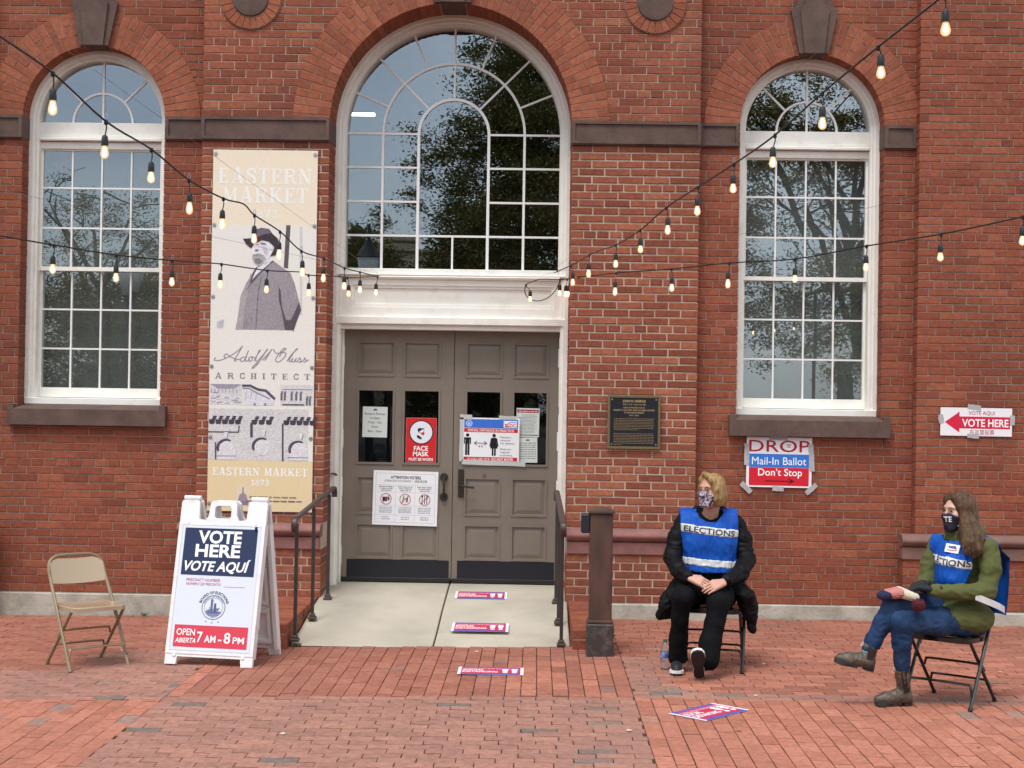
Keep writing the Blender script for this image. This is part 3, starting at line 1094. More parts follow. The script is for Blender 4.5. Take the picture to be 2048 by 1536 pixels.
def side_window(cx, shade_col):
    g = MB()
    zc = 4.325
    for (r0, r1, y0) in ((.600, .635, .165), (.576, .602, .185), (.553, .578, .208)):
        arched_casing(g, cx, zc, r0, r1, 1.80, y0, .36)
    g.cbox(cx-.63, cx+.63, .15, .36, 1.755, 1.835, .005)
    w = g.build('window', 'window_paint', building)
    g = MB()                                           # transom between sash and fanlight
    g.cbox(cx-.556, cx+.556, .245, .36, 4.085, 4.15, .004)
    g.cbox(cx-.556, cx+.556, .20, .30, 4.155, 4.185, .006)
    g.cbox(cx-.556, cx+.556, .222, .36, 4.188, 4.212, .004)
    g.cbox(cx-.556, cx+.556, .24, .36, 4.215, 4.325, .004)
    g.build('transom', 'window_paint', w)
    for (zt, zb, yg, nm) in ((4.085, 2.985, .285, 'upper_sash'), (3.02, 1.84, .325, 'lower_sash')):
        s = MB()
        s.box(cx-.555, cx-.532, yg-.02, yg+.03, zb, zt)
        s.box(cx+.532, cx+.555, yg-.02, yg+.03, zb, zt)
        if nm == 'upper_sash':
            s.box(cx-.532, cx+.532, yg-.018, yg+.03, zb, zb+.036)
            s.box(cx-.532, cx+.532, yg-.018, yg+.03, zt-.014, zt)
            rows = [4.071, 3.735, 3.372, 3.021]
        else:
            s.box(cx-.532, cx+.532, yg-.018, yg+.03, zb, zb+.088)
            s.box(cx-.532, cx+.532, yg-.018, yg+.03, zt-.03, zt)
            rows = [2.99, 2.637, 2.281, 1.928]
        so_ = s.build(nm, 'window_paint', w)
        cols = [-.532, -.268, 0, .268, .532]
        mt = MB()
        for x in cols[1:-1]:
            mt.box(cx+x-.0075, cx+x+.0075, yg-.014, yg+.012, rows[-1], rows[0])
        for z in rows[1:-1]:
            for a, b in zip(cols[:-1], cols[1:]):
                mt.box(cx+a+(.0075 if a > -.5 else 0), cx+b-(.0075 if b < .5 else 0), yg-.012, yg+.010, z-.0075, z+.0075)
        mt.build('muntins', 'muntin_paint', w)
        for i in range(3):
            for j in range(4):
                pane(w, R_(cx+cols[j], cx+cols[j+1], rows[i+1], rows[i]), yg, 'sash_glass')
    mt = MB(); yg = .285; rf = .545
    bar(mt, cx, zc, cx, zc+rf+.01, .018, yg-.014, yg+.012)
    for a in (45, 135):
        c, s_ = math.cos(math.radians(a)), math.sin(math.radians(a))
        bar(mt, cx+.27*c, zc+.27*s_, cx+(rf+.012)*c, zc+(rf+.012)*s_, .018, yg-.012, yg+.010)
    mt.prism(arc(cx, zc, .279, 0, 180, 20)+arc(cx, zc, .261, 180, 0, 20), yg-.015, yg+.013)
    mt.build('muntins', 'muntin_paint', w)
    for (a0, a1) in ((0, 90), (90, 180)):
        pane(w, sector(cx, zc, 0, .27, a0, a1), yg)
    for (a0, a1) in ((0, 45), (45, 90), (90, 135), (135, 180)):
        pane(w, sector(cx, zc, .27, rf+.012, a0, a1), yg)
    g = MB()
    g.box(cx-.6, cx+.6, .42, .43, 1.8, 4.1)
    g.build('window_shade', shade_col, w)
    g = MB()                                           # stone sill with washed top
    V = [(cx-.70, -.075, 1.595), (cx+.70, -.075, 1.595), (cx+.70, .2, 1.595), (cx-.70, .2, 1.595),
         (cx-.70, -.075, 1.735), (cx+.70, -.075, 1.735), (cx+.70, .2, 1.79), (cx-.70, .2, 1.79)]
    g.add(V, [(0, 3, 2, 1), (4, 5, 6, 7), (0, 1, 5, 4), (1, 2, 6, 5), (2, 3, 7, 6), (3, 0, 4, 7)])
    for s in (-1, 1):
        g.box(min(cx+s*.645, cx+s*.699), max(cx+s*.645, cx+s*.699), -.073, .01, 1.73, 1.775)
    g.build('sill', 'brownstone', w)
    return w
side_window(-HS, 'interior_shade')
side_window(HS, 'interior_shade')

# entrance window
g = MB()
zc = 4.285
for (r0, r1, y0) in ((1.03, 1.066, .262), (.998, 1.032, .285), (.965, 1.0, .312)):
    arched_casing(g, 0, zc, r0, r1, 2.60, y0, .47, 44)
g.cbox(-.968, .968, .30, .47, 2.985, 3.05, .005)
entw = g.build('window', 'window_paint', building)
mt = MB(); yg = .40; RO = .968
mt.prism(arc(0, zc, .655, 0, 180, 32)+arc(0, zc, .633, 180, 0, 32), yg-.018, yg+.014)
mt.prism(arc(0, zc, .332, 0, 180, 24)+arc(0, zc, .306, 180, 0, 24), yg-.020, yg+.016)
for a in (0, 22.5, 45, 67.5, -22.5, -45, -67.5):
    s_, c = math.sin(math.radians(a)), math.cos(math.radians(a))
    bar(mt, .65*s_, zc+.65*c, RO*s_, zc+RO*c, .017, yg-.015, yg+.011)
for a in (0, 45, -45):
    s_, c = math.sin(math.radians(a)), math.cos(math.radians(a))
    bar(mt, .325*s_, zc+.325*c, .64*s_, zc+.64*c, .017, yg-.015, yg+.011)
rows = [zc, 3.978, 3.667, 3.357, 3.05]
for x in (-.644, .644):
    mt.box(x-.011, x+.011, yg-.018, yg+.014, 3.05, zc)
for x in (-.319, .319):
    mt.box(x-.0125, x+.0125, yg-.020, yg+.016, 3.05, zc)
mt.box(-.0085, .0085, yg-.015, yg+.011, 3.05, rows[3])
for k, z in enumerate(rows[:4]):
    spans = [(-RO, -.655), (-.633, -.3315), (.3315, .633), (.655, RO)]
    if k == 3:
        spans += [(-.3065, .3065)]
    for a, b in spans:
        mt.box(a, b, yg-.0155, yg+.0115, z-.009, z+.009)
mt.build('muntins', 'muntin_paint', entw)
for i in range(4):
    for (a, b) in ((-RO, -.644), (-.644, -.319), (.319, .644), (.644, RO)):
        pane(entw, R_(a, b, rows[i+1], rows[i]), yg)
pane(entw, R_(-.319, 0, 3.05, rows[3]), yg); pane(entw, R_(0, .319, 3.05, rows[3]), yg)
pane(entw, [(-.319, rows[3]), (.319, rows[3])]+arc(0, zc, .319, 0, 180, 18), yg)
for k in range(8):
    pane(entw, sector(0, zc, .644, RO, k*22.5, (k+1)*22.5), yg)
for k in range(4):
    pane(entw, sector(0, zc, .319, .644, k*45, (k+1)*45), yg)

# lintel panel over the doors, casing and panelled jambs
g = MB()
g.cbox(-1.032, 1.032, .335, .47, 2.60, 2.99, .004)
g.prism([R_(-1.031, 1.031, 2.60, 2.99), R_(-.90, .93, 2.70, 2.90)], .306, .336)
g.prism([R_(-.90, .93, 2.70, 2.90), R_(-.875, .905, 2.725, 2.875)], .318, .337)
g.cbox(-1.02, 1.02, .285, .40, 2.955, 2.985, .006)
g.cbox(-1.03, 1.03, .262, .40, 2.985, 3.0, .004)
lint = g.build('lintel', 'window_paint', building)
g = MB()
for s in (-1, 1):
    for (a, b, y0) in ((1.018, 1.062, .262), (.992, 1.019, .285)):
        x0, x1 = sorted((s*a, s*b))
        g.box(x0, x1, y0, .47, .17, 2.60)
g.cbox(-1.03, 1.03, .27, .47, 2.545, 2.612, .005)
g.box(-.992, .992, .31, .47, 2.50, 2.546)
g.box(-.9915, -.9745, .435, .51, .19, 2.50)
g.box(.9925, .9955, .435, .51, .19, 2.50)
casing = g.build('door_casing', 'window_paint', building)
g = MB()
for (x, s) in ((-.992, 1), (.992, -1)):
    for (z0, z1) in ((.25, .95), (1.02, 1.75), (1.82, 2.45)):
        a, b = sorted((x, x+s*.004))
        g.box(a, b, .30, .435, z0, z1)
g.build('jamb_panels', 'window_paint', building)

# ------------------------------------------------------------------ doors
DY = .46
def leaf(x0, x1, cols, hinge):
    rows = [(2.09, 2.38, 'p'), (1.29, 1.945, 'g'), (.83, 1.15, 'p'), (.425, .72, 'p')]
    holes = [R_(a, b, z0, z1) for (a, b) in cols for (z0, z1, t) in rows]
    g = MB()
    g.prism([R_(x0, x1, .225, 2.502)]+[h[::-1] for h in holes], DY, DY+.05)
    d = g.build('door', 'door_paint', building)
    for (a, b) in cols:
        for (z0, z1, t) in rows:
            if t == 'p':
                q = MB()
                q.prism([R_(a-.016, b+.016, z0-.016, z1+.016), R_(a, b, z0, z1)], DY-.007, DY+.002)
                e, e2 = .012, .045
                o_, i_ = R_(a-.001, b+.001, z0-.001, z1+.001), R_(a+e2, b-e2, z0+e2, z1-e2)
                k = R_(a+e, b-e, z0+e, z1-e)
                q.add([(p[0], DY+.012, p[1]) for p in o_]+[(p[0], DY+.014, p[1]) for p in k]+[(p[0], DY+.006, p[1]) for p in i_],
                      [(j, (j+1) % 4, 4+(j+1) % 4, 4+j) for j in range(4)]+[(4+j, 4+(j+1) % 4, 8+(j+1) % 4, 8+j) for j in range(4)]+[(8, 9, 10, 11)])
                q.build('panel', 'door_paint', d)
            else:
                q = MB()
                q.prism([R_(a-.018, b+.018, z0-.018, z1+.018), R_(a, b, z0, z1)], DY-.010, DY+.002)
                q.build('glazing_bead', 'door_paint', d)
                pane(d, R_(a, b, z0, z1), DY+.025, 'door_glass')
    q = MB(); q.cbox(x0+.05, x1-.02, DY-.004, DY-.0005, .245, .405, .001)
    q.build('kick_plate', 'kick_plate', d)
    q = MB(); q.cbox(x0+.004, x1-.004, DY-.014, DY+.03, .204, .243, .004)
    q.build('door_sweep', 'black_rubber', d)
    for z in (.36, .98, 1.42, 2.18):
        q = MB(); q.tube([(hinge, DY-.012, z), (hinge, DY-.012, z+.17)], .011, 8)
        q.build('hinge', 'window_paint', d, smooth=True)
    return d
dl = leaf(-.972, .030, [(-.834, -.524), (-.415, -.105)], -.98)
dr = leaf(.036, .990, [(.155, .457), (.585, .880)], .99)
g = MB()                                               # pull handle
hx = -.045
for z in (1.165, .985):
    g.lathe([(.001, -.03), (.030, -.028), (.036, -.012), (.037, 0)], (hx, DY, z), 16, axis='y')
g.tube(spline([(hx, DY-.02, 1.165), (hx, DY-.055, 1.12), (hx+.004, DY-.06, 1.06), (hx, DY-.045, 1.01), (hx, DY-.02, .985)], 5), [.012]*8+[.010]*13, 8)
g.build('pull_handle', 'dark_bronze', dl, smooth=True)
g = MB(); g.cbox(.085, .135, DY-.018, DY, .985, 1.24, .004)
g.tube([(.11, DY-.015, 1.09), (.11, DY-.06, 1.09), (.13, DY-.066, 1.088), (.235, DY-.062, 1.075)], .010, 8)
g.build('lever_handle', 'dark_bronze', dr, smooth=True)
g = MB(); g.lathe([(.001, -.012), (.012, -.01), (.014, 0)], (.32, DY, 1.195), 10, axis='y'); g.cbox(.314, .326, DY-.01, DY, 1.16, 1.19, .002)
g.build('lock_cylinder', 'brass', dr, smooth=True)
g = MB(); g.tube([(-1.04, .262, 1.19), (-1.04, .22, 1.19), (-1.0, .205, 1.192)], .008, 8); g.lathe([(.001, -.02), (.014, -.016), (.016, 0)], (-1.0, .205, 1.19), 10)
g.build('door_hook', 'brass', casing, smooth=True)

# dark rooms behind the glass
g = MB()
g.box(-6.4, 6.4, 6.0, 6.1, -.2, ZT); g.box(-6.4, 6.4, .4, 6.1, ZT-.15, ZT-.05); g.box(-6.4, 6.4, .63, 6.1, -.1, .1)
for x in (-6.4, -2.3, 2.3, 6.35):
    g.box(x, x+.05, .47, 6.0, 0, ZT-.2)
g.build('interior', 'interior_dark', building)
for (x, y, z, l) in ((-1.115, 2.6, 4.88, .28), (1.35, 5.0, 4.95, .3)):
    g = MB(); g.cbox(x-l/2, x+l/2, y, y+.05, z, z+.03, .005)
    g.build('ceiling_light', 'tube_light', building)
for s in (-1, 1):                                       # cover behind the side bays' frames
    g = MB(); g.prism([R_(s*HS-.75, s*HS+.75, 1.6, 5.2), opening_loop(s*HS, dict(hw=.56, zb=1.82, zc=4.325, r=.56), 0)], .361, .40)
    g.build('inner_lining', 'interior_dark', building)

# ------------------------------------------------------------------ brick cheek walls beside the ramp
def cheek(x0, x1, label):
    t = thing('brick_curb', label, 'curb', ((x0+x1)/2, -1.02, 0), group='low brick curbs flanking the ramp')
    g = MB()
    y0, y1, w = -1.85+1.02, -.2+1.02, (x1-x0)/2
    g.box(-w+.006, w-.006, y0+.006, y1, -.15, .138)
    g.build('mortar_bed', 'mortar_grey', t)
    r = random.Random(label)
    n = 22
    for i in range(n):
        ya, yb = y0+(y1-y0)*i/n, y0+(y1-y0)*(i+1)/n
        q = MB(); q.cbox(-w, w, ya+.004, yb-.004, .078, .146+r.uniform(-.002, .002), .004)
        q.build('brick', 'wall_brick', t)
    n = 8
    for i in range(n):
        ya, yb = y0+(y1-y0)*i/n, y0+(y1-y0)*(i+1)/n
        q = MB(); q.cbox(-w, w, ya+.004, yb-.004, -.09, .070, .004)
        q.build('brick', 'wall_brick', t)
    return t
cheek(.297, .585, 'low brick curb on the right of the ramp, behind the rusty post')
cheek(-2.19, -1.872, 'low brick curb on the left of the ramp, behind the folding sign')

# ------------------------------------------------------------------ handrails
def handrail(x0, x1, label, s):
    t = thing('handrail', label, 'handrail', (x0, -1.7, rz(-1.7)), group='iron handrails along the ramp')
    def P(y, z):
        k = (y+1.7)/1.4
        return (x0+(x1-x0)*k-x0, y+1.7, z-rz(-1.7))
    for y in (-1.70, -1.0, -.30):
        g = MB(); a, b = P(y, rz(y)+.01), P(y, rz(y)+.90)
        g.cbox(a[0]-.0135, a[0]+.0135, a[1]-.0135, a[1]+.0135, a[2], b[2], .002)
        p = g.build('baluster', 'rail_paint', t)
        g = MB()
        g.cbox(a[0]-.034, a[0]+.034, a[1]-.034, a[1]+.034, a[2]-.012, a[2]+.012, .004)
        g.cbox(a[0]-.024, a[0]+.024, a[1]-.024, a[1]+.024, a[2]+.012, a[2]+.034, .004)
        g.build('foot_collar', 'rail_brown', p)
        g = MB(); g.tube(spline([(b[0], b[1], b[2]-.02), (b[0], b[1]-.02, b[2]+.0), (b[0], b[1]-.01, b[2]+.03)], 4), .009, 6)
        g.build('bracket', 'rail_paint', p, smooth=True)
    pts = [P(-1.78, .845), P(-1.80, .90), P(-1.775, .935), P(-1.7, .945), P(-1.0, 1.005), P(-.30, 1.065), P(-.10, 1.08), P(-.055, 1.06), P(-.05, 1.0)]
    pts = spline(pts, 4)
    g = MB()
    k = len(g.v); pr = [(-.024, -.006), (-.024, .008), (-.014, .017), (.014, .017), (.024, .008), (.024, -.006)]
    for i, p in enumerate(pts):
        tn = (pts[min(i+1, len(pts)-1)]-pts[max(i-1, 0)]).normalized()
        nn = Vector((1, 0, 0)).cross(tn).normalized()
        for a, b in pr:
            g.v.append(tuple(p+Vector((1, 0, 0))*a+nn*b))
    for i in range(len(pts)-1):
        for j in range(6):
            g.f.append((i*6+j, i*6+(j+1) % 6, (i+1)*6+(j+1) % 6, (i+1)*6+j)); g.m.append(0)
    g.f += [tuple(range(6)), tuple(range((len(pts)-1)*6, len(pts)*6))]; g.m += [0, 0]
    g.build('rail', 'rail_brown', t, smooth=True)
handrail(-1.825, -1.775, 'iron handrail left of the ramp, beside the folding sign', -1)
handrail(.215, .19, 'iron handrail right of the ramp, beside the rusty post', 1)

# ------------------------------------------------------------------ rusty post
t = thing('bollard', 'square rusty steel post with pyramid cap and small black box', 'post', (.492, -2.045, 0))
g = MB(); g.cbox(-.083, .083, -.083, .083, .235, 1.045, .006); g.build('shaft', 'rust_steel', t)
g = MB(); g.cbox(-.100, .100, -.100, .100, -.03, .235, .008); g.build('base', 'worn_lead', t)
g = MB(); g.cbox(-.093, .093, -.093, .093, .236, .262, .006); g.build('collar', 'rust_steel', t)
g = MB(); g.cbox(-.097, .097, -.097, .097, 1.046, 1.066, .003)
g.add([(-.095, -.095, 1.066), (.095, -.095, 1.066), (.095, .095, 1.066), (-.095, .095, 1.066), (0, 0, 1.098)], [(0, 1, 4), (1, 2, 4), (2, 3, 4), (3, 0, 4)])
g.build('cap', 'rust_steel', t)
g = MB(); g.cbox(-.150, -.084, -.075, .045, .90, 1.04, .008); g.build('switch_box', 'junction_box', t)

# ------------------------------------------------------------------ slab-serif lettering (drawn for the banner)
S_ = [(.62, .76), (.56, .92), (.35, .955), (.15, .88), (.12, .70), (.30, .57), (.50, .45), (.65, .30), (.60, .11), (.36, .045), (.14, .10), (.07, .26)]
GL = {
 'E': (.74, [(.08, 0, .28, 1), (0, 0, .36, .09), (0, .91, .36, 1), (.28, .91, .68, 1), (.28, 0, .72, .09), (.60, .70, .68, 1), (.64, 0, .72, .30), (.28, .46, .5, .55), (.46, .36, .53, .65)], []),
 'A': (.94, [(.26, .27, .64, .36), (0, 0, .32, .09), (.54, 0, .94, .09)], [([(.15, .05), (.44, 1)], .09), ([(.47, 1), (.76, .05)], .2)]),
 'S': (.72, [(.58, .68, .66, 1), (.04, 0, .11, .32)], [(S_, .16)]),
 'T': (.8, [(.30, 0, .50, 1), (.18, 0, .62, .09), (0, .91, .8, 1), (0, .66, .08, 1), (.72, .66, .8, 1)], []),
 'R': (.90, [(.1, 0, .30, 1), (0, 0, .40, .09), (0, .91, .5, 1)], [([(.3, .94), (.55, .94), (.7, .86), (.72, .73), (.68, .6), (.55, .52), (.3, .5)], .13), ([(.46, .5), (.64, .4), (.68, .1), (.86, .05)], .16)]),
 'N': (.95, [(.12, 0, .22, 1), (0, 0, .34, .09), (0, .91, .3, 1), (.73, 0, .83, 1), (.6, .91, .95, 1)], [([(.2, .93), (.76, .07)], .2)]),
 'M': (1.07, [(.12, 0, .22, 1), (0, 0, .34, .09), (0, .91, .3, 1), (.77, 0, .97, 1), (.67, 0, 1.07, .09), (.77, .91, 1.07, 1)], [([(.2, .95), (.5, .1)], .18), ([(.5, .1), (.8, .95)], .09)]),
 'K': (.95, [(.1, 0, .3, 1), (0, 0, .4, .09), (0, .91, .4, 1), (.55, .91, .9, 1), (.56, 0, .95, .09)], [([(.3, .42), (.73, .94)], .09), ([(.42, .56), (.76, .05)], .2)]),
 '1': (.46, [(.15, 0, .33, 1), (.01, 0, .46, .09)], [([(.0, .8), (.2, .95)], .1)]),
 '8': (.6, [], [([(.3+.19*math.cos(a*PI/6), .745+.19*math.sin(a*PI/6)) for a in range(13)], .12), ([(.3+.235*math.cos(a*PI/6), .285+.235*math.sin(a*PI/6)) for a in range(13)], .13)]),
 '7': (.62, [(0, .87, .6, 1), (0, .66, .08, 1)], [([(.54, .9), (.36, .5), (.27, .05)], .17)]),
 '3': (.6, [], [([(.06, .80), (.18, .94), (.40, .94), (.50, .76), (.40, .58), (.25, .53), (.42, .48), (.54, .28), (.45, .08), (.22, .05), (.05, .18)], .14)]),
 'C': (.76, [(.64, .66, .71, 1)], [([(.67, .72), (.56, .91), (.36, .95), (.17, .80), (.11, .5), (.17, .2), (.36, .05), (.56, .09), (.71, .28)], .15)]),
 'H': (.85, [(.1, 0, .28, 1), (0, 0, .38, .09), (0, .91, .38, 1), (.57, 0, .75, 1), (.47, 0, .85, .09), (.47, .91, .85, 1), (.28, .45, .57, .54)], []),
 'I': (.4, [(.1, 0, .3, 1), (0, 0, .4, .09), (0, .91, .4, 1)], []),
 ' ': (.45, [], [])}
def slab(P, s, x0, x1, y, h, col, L=2, gap=.13):
    W = sum(GL[c][0] for c in s)+gap*(len(s)-1)
    k = (x1-x0)/W
    x = x0
    for c in s:
        w, rs, ls = GL[c]
        for r in rs:
            P.rect(x+r[0]*k, y+r[1]*h, x+r[2]*k, y+r[3]*h, col, L)
        for pts, th in ls:
            P.line([(x+p[0]*k, y+p[1]*h) for p in (spline([(a, b, 0) for a, b in pts], 3) if len(pts) > 3 else pts)], th*(k+h)/2, col, L)
        x += (w+gap)*k

# ------------------------------------------------------------------ banner
BW, BH = .92, 3.165
g = MB()
g.cbox(0, BW, 0, .003, -BH, 0, .0008)
banner = g.build('banner', 'vinyl', None, loc=(-2.868, -.1385, 4.032))
tag(banner, 'tall cream and grey vinyl banner bolted to the brick left of the doors', 'banner')
P = Print()
def fp(u, v):
    return ((u-(427-.0165*(v-298)))/228, -(v-298)/227.5)
c1 = lambda x, y: fp(400+x/4.042, 280+y/4.042)
c2 = lambda x, y: fp(400+x/3.84, 640+y/3.84)
CREAM, INKW = (226, 205, 168), (236, 236, 230)
y1, y2 = c1(0, 676)[1], c2(0, 1062)[1]
P.rect(.002, y1, BW-.002, -.002, (232, 219, 196), 1)
P.rect(.002, y2, BW-.002, y1, (226, 223, 215), 1)
P.rect(.002, -BH+.002, BW-.002, y2, (222, 203, 162), 1)
slab(P, 'EASTERN', .05, .87, c1(0, 345)[1], .135, INKW)
slab(P, 'MARKET', .09, .84, c1(0, 500)[1], .135, INKW)
slab(P, '1873', .345, .575, c1(0, 620)[1], .070, INKW)
slab(P, 'EASTERN MARKET', .045, .875, c2(0, 1178)[1], .068, (240, 240, 236))
slab(P, '1873', .385, .54, c2(0, 1252)[1], .050, (240, 240, 236))
slab(P, 'ARCHITECT', .05, .885, c2(0, 440)[1], .050, (126, 120, 128), gap=.80)
DK, MD, LT = (60, 52, 58), (126, 119, 126), (172, 167, 170)
# printed photograph of a bearded man in a hat
PB = P
P = Print()
P.poly([c1(*p) for p in ((700, 676), (735, 676), (715, 1025), (680, 1020))], (92, 85, 90), 2)
P.poly([c1(*p) for p in ((808, 690), (830, 690), (830, 1400), (812, 1400))], (202, 200, 200), 2)
P.poly([c1(*p) for p in ((140, 1460), (200, 1440), (190, 1515), (140, 1510))], (188, 184, 192), 2)
coat = [(455, 1020), (430, 1062), (375, 1150), (332, 1250), (312, 1400), (290, 1522), (762, 1522), (790, 1440), (822, 1360), (800, 1270), (770, 1150), (735, 1062), (660, 1010), (592, 962), (540, 1000)]
P.poly([c1(*p) for p in coat], (150, 144, 149), 2)
P.poly([c1(*p) for p in ((612, 1120), (640, 1180), (640, 1280), (670, 1400), (690, 1522), (762, 1522), (790, 1440), (822, 1360), (806, 1290), (740, 1440), (700, 1440), (665, 1330), (655, 1200))], (86, 80, 84), 3)
P.poly([c1(*p) for p in ((455, 1020), (430, 1060), (405, 1140), (412, 1150), (470, 1090), (560, 1000), (600, 970), (592, 962))], (92, 86, 90), 3)
P.poly([c1(*p) for p in ((470, 1020), (440, 1080), (425, 1120), (455, 1085), (560, 990), (585, 965), (545, 985))], (222, 220, 226), 4)
P.line([c1(470, 1092), c1(410, 1160), c1(375, 1205)], .006, (104, 96, 110), 4)
P.poly([c1(*p) for p in ((440, 790), (415, 860), (432, 905), (425, 945), (440, 985), (470, 1008), (520, 1000), (560, 940), (600, 900), (606, 860), (570, 800), (500, 780))], (222, 219, 224), 4)
P.poly([c1(*p) for p in ((432, 915), (424, 945), (440, 985), (470, 1006), (515, 992), (540, 950), (520, 920), (480, 905))], LT, 5)
P.poly([c1(*p) for p in ((440, 950), (455, 985), (480, 996), (510, 970), (480, 945))], MD, 6)
P.poly([c1(*p) for p in ((445, 880), (460, 872), (482, 878), (468, 892), (448, 890))], MD, 6)
P.poly([c1(*p) for p in ((485, 818), (525, 822), (545, 838), (500, 834))], MD, 6)
P.poly([c1(*p) for p in ((350, 790), (415, 786), (432, 752), (440, 718), (500, 700), (560, 708), (590, 748), (632, 785), (655, 850), (618, 918), (570, 928), (596, 882), (604, 852), (560, 812), (505, 800), (440, 832), (418, 866), (380, 838))], DK, 7)
P.poly([c1(*p) for p in ((440, 722), (500, 704), (556, 710), (578, 744), (520, 752), (470, 775), (436, 762))], (112, 100, 112), 8)
r = random.Random(77)
for i in range(30):                                     # folds of the coat
    x, y = r.uniform(340, 780), r.uniform(1060, 1500)
    if x > 340+(1500-y)*.12 and x < 760-(1150-y)*.4:
        L_ = r.uniform(20, 70)
        P.line([c1(x, y), c1(x+r.uniform(-14, 10), y+L_)], r.uniform(.004, .012), r.choice([(138, 132, 136), (160, 155, 158), (144, 138, 142)]), 2.6)
P.poly([c1(*p) for p in ((330, 1260), (372, 1160), (400, 1170), (372, 1300), (345, 1522), (292, 1522), (312, 1400))], (166, 160, 164), 2.5)
P.line([c1(500, 1090), c1(470, 1250), c1(462, 1400), c1(455, 1520)], .006, (112, 105, 112), 3)
for k in range(4):
    P.disc(*c1(478-k*6, 1190+k*85), .006, (92, 86, 92), 4)
P.poly([c1(*p) for p in ((505, 845), (535, 850), (560, 890), (540, 930), (520, 905))], (196, 192, 194), 5)
P.disc(*c1(590, 880), .014, (206, 202, 204), 5)
P.line([c1(455, 838), c1(480, 832)], .006, (104, 98, 104), 6)
P.line([c1(432, 925), c1(462, 918), c1(500, 925)], .010, (150, 145, 148), 7)
P.build('portrait_print', banner, mat='photo_ink')
P = PB
# handwriting
for st in ([(122, 280), (114, 298), (135, 304), (185, 292), (250, 258), (300, 222), (330, 190)], [(330, 190), (296, 250), (268, 298), (282, 306)], [(200, 282), (188, 268), (206, 252), (236, 272), (275, 288), (308, 294)],
           [(345, 272), (318, 284), (318, 304), (342, 300), (376, 224)], [(362, 262), (352, 298), (366, 304), (384, 288)], [(400, 270), (380, 282), (382, 304), (402, 298), (406, 274), (396, 270), (424, 276)],
           [(420, 300), (446, 252), (468, 222), (456, 226), (432, 288), (438, 305), (456, 292)], [(456, 292), (492, 250), (522, 214), (512, 222), (470, 290), (432, 340), (404, 360), (418, 336), (456, 308)],
           [(484, 296), (524, 250), (556, 213), (546, 226), (504, 296)], [(568, 212), (588, 240), (632, 232), (664, 206), (644, 206), (606, 250), (584, 292), (606, 308), (646, 278), (664, 242), (632, 236), (614, 268)],
           [(672, 300), (706, 250), (752, 206), (738, 214), (690, 288), (698, 304), (716, 284)], [(716, 278), (706, 300), (724, 303), (744, 276)], [(744, 276), (736, 300), (752, 300), (770, 272)],
           [(770, 272), (780, 296), (764, 308), (796, 296), (808, 272)], [(808, 272), (818, 296), (802, 308), (838, 288)]):
    P.line([c2(p.x, p.y) for p in spline([(a, b, 0) for a, b in st], 4)], .0085, (140, 136, 146), 2)
# three small views and the elevation drawing
PB = P
P = Print()
def small(x0, x1, seed):
    r = random.Random(seed)
    a, b = c2(x0, 482), c2(x1, 640)
    P.rect(a[0], b[1], b[0], a[1], (206, 205, 206), 2)
    return a, b, r
a, b, r = small(78, 325, 1)
P.poly([c2(78, 482), c2(325, 482), c2(265, 516), c2(140, 516)], (150, 146, 160), 3)
for i in range(26):
    x, y = r.uniform(85, 310), r.uniform(545, 632)
    P.line([c2(x, y), c2(x+r.uniform(10, 40), y+r.uniform(-12, 12))], .005, random.choice([(120, 112, 126), (232, 232, 236), (160, 154, 168)]), 4)
for i in range(8):
    P.line([c2(90+i*28, 520), c2(90+i*28, 548)], .006, (150, 146, 158), 4)
P.poly([c2(*p) for p in ((334, 482), (400, 486), (470, 512), (520, 508), (580, 570), (570, 640), (334, 640))], (214, 212, 220), 3)
P.line([c2(334, 492), c2(390, 492), c2(450, 520), c2(510, 528), (c2(575, 588))], .022, (86, 78, 92), 4)
P.line([c2(334, 512), c2(380, 512), c2(440, 545), c2(540, 590)], .008, (120, 112, 126), 5)
for x in (425, 505):
    P.disc(*c2(x, 632), .010, (130, 122, 136), 5)
for x in (360, 400, 440):
    P.line([c2(x, 520+x*.05), c2(x-8, 600)], .004, (166, 162, 172), 5)
a, b, r = small(622, 868, 3)
for x in (635, 660, 712, 748, 782, 830, 852):
    yb = 600 if x < 800 else 635
    P.rect(c2(x-13, yb)[0], c2(0, yb)[1], c2(x+13, 0)[0], c2(0, yb-55)[1], (110, 102, 116), 4)
    P.disc(*c2(x, yb-62), .010, (124, 116, 130), 4)
P.line([c2(640, 515), c2(866, 515)], .005, (130, 124, 136), 4)
P.line([c2(640, 632), c2(800, 632)], .012, (90, 82, 96), 4)
P.rect(.002, c2(0, 1060)[1], .875, c2(0, 668)[1], (205, 203, 203), 1.6)
def cornice_print(x0, n, step=50):
    for i in range(n):
        x = x0+i*step
        for k in range(5):
            P.rect(*c2(x+k*6-12, 778-k*13+10), *c2(x+k*6+18, 778-k*13-1), (62, 54, 66), 4)
        P.rect(*c2(x-18, 782), *c2(x+26, 752), (72, 62, 76), 4)
cornice_print(92, 5); cornice_print(418, 3, 56); cornice_print(664, 5)
for pts, th in (([(70, 848), (300, 848), (306, 800)], .010), ([(400, 780), (400, 880)], .022), ([(640, 780), (640, 1060)], .014), ([(125, 930), (125, 1056)], .012), ([(135, 1032), (278, 1030)], .005), ([(680, 1036), (830, 1036)], .005)):
    P.line([c2(*p) for p in pts], th, (78, 68, 82), 5)
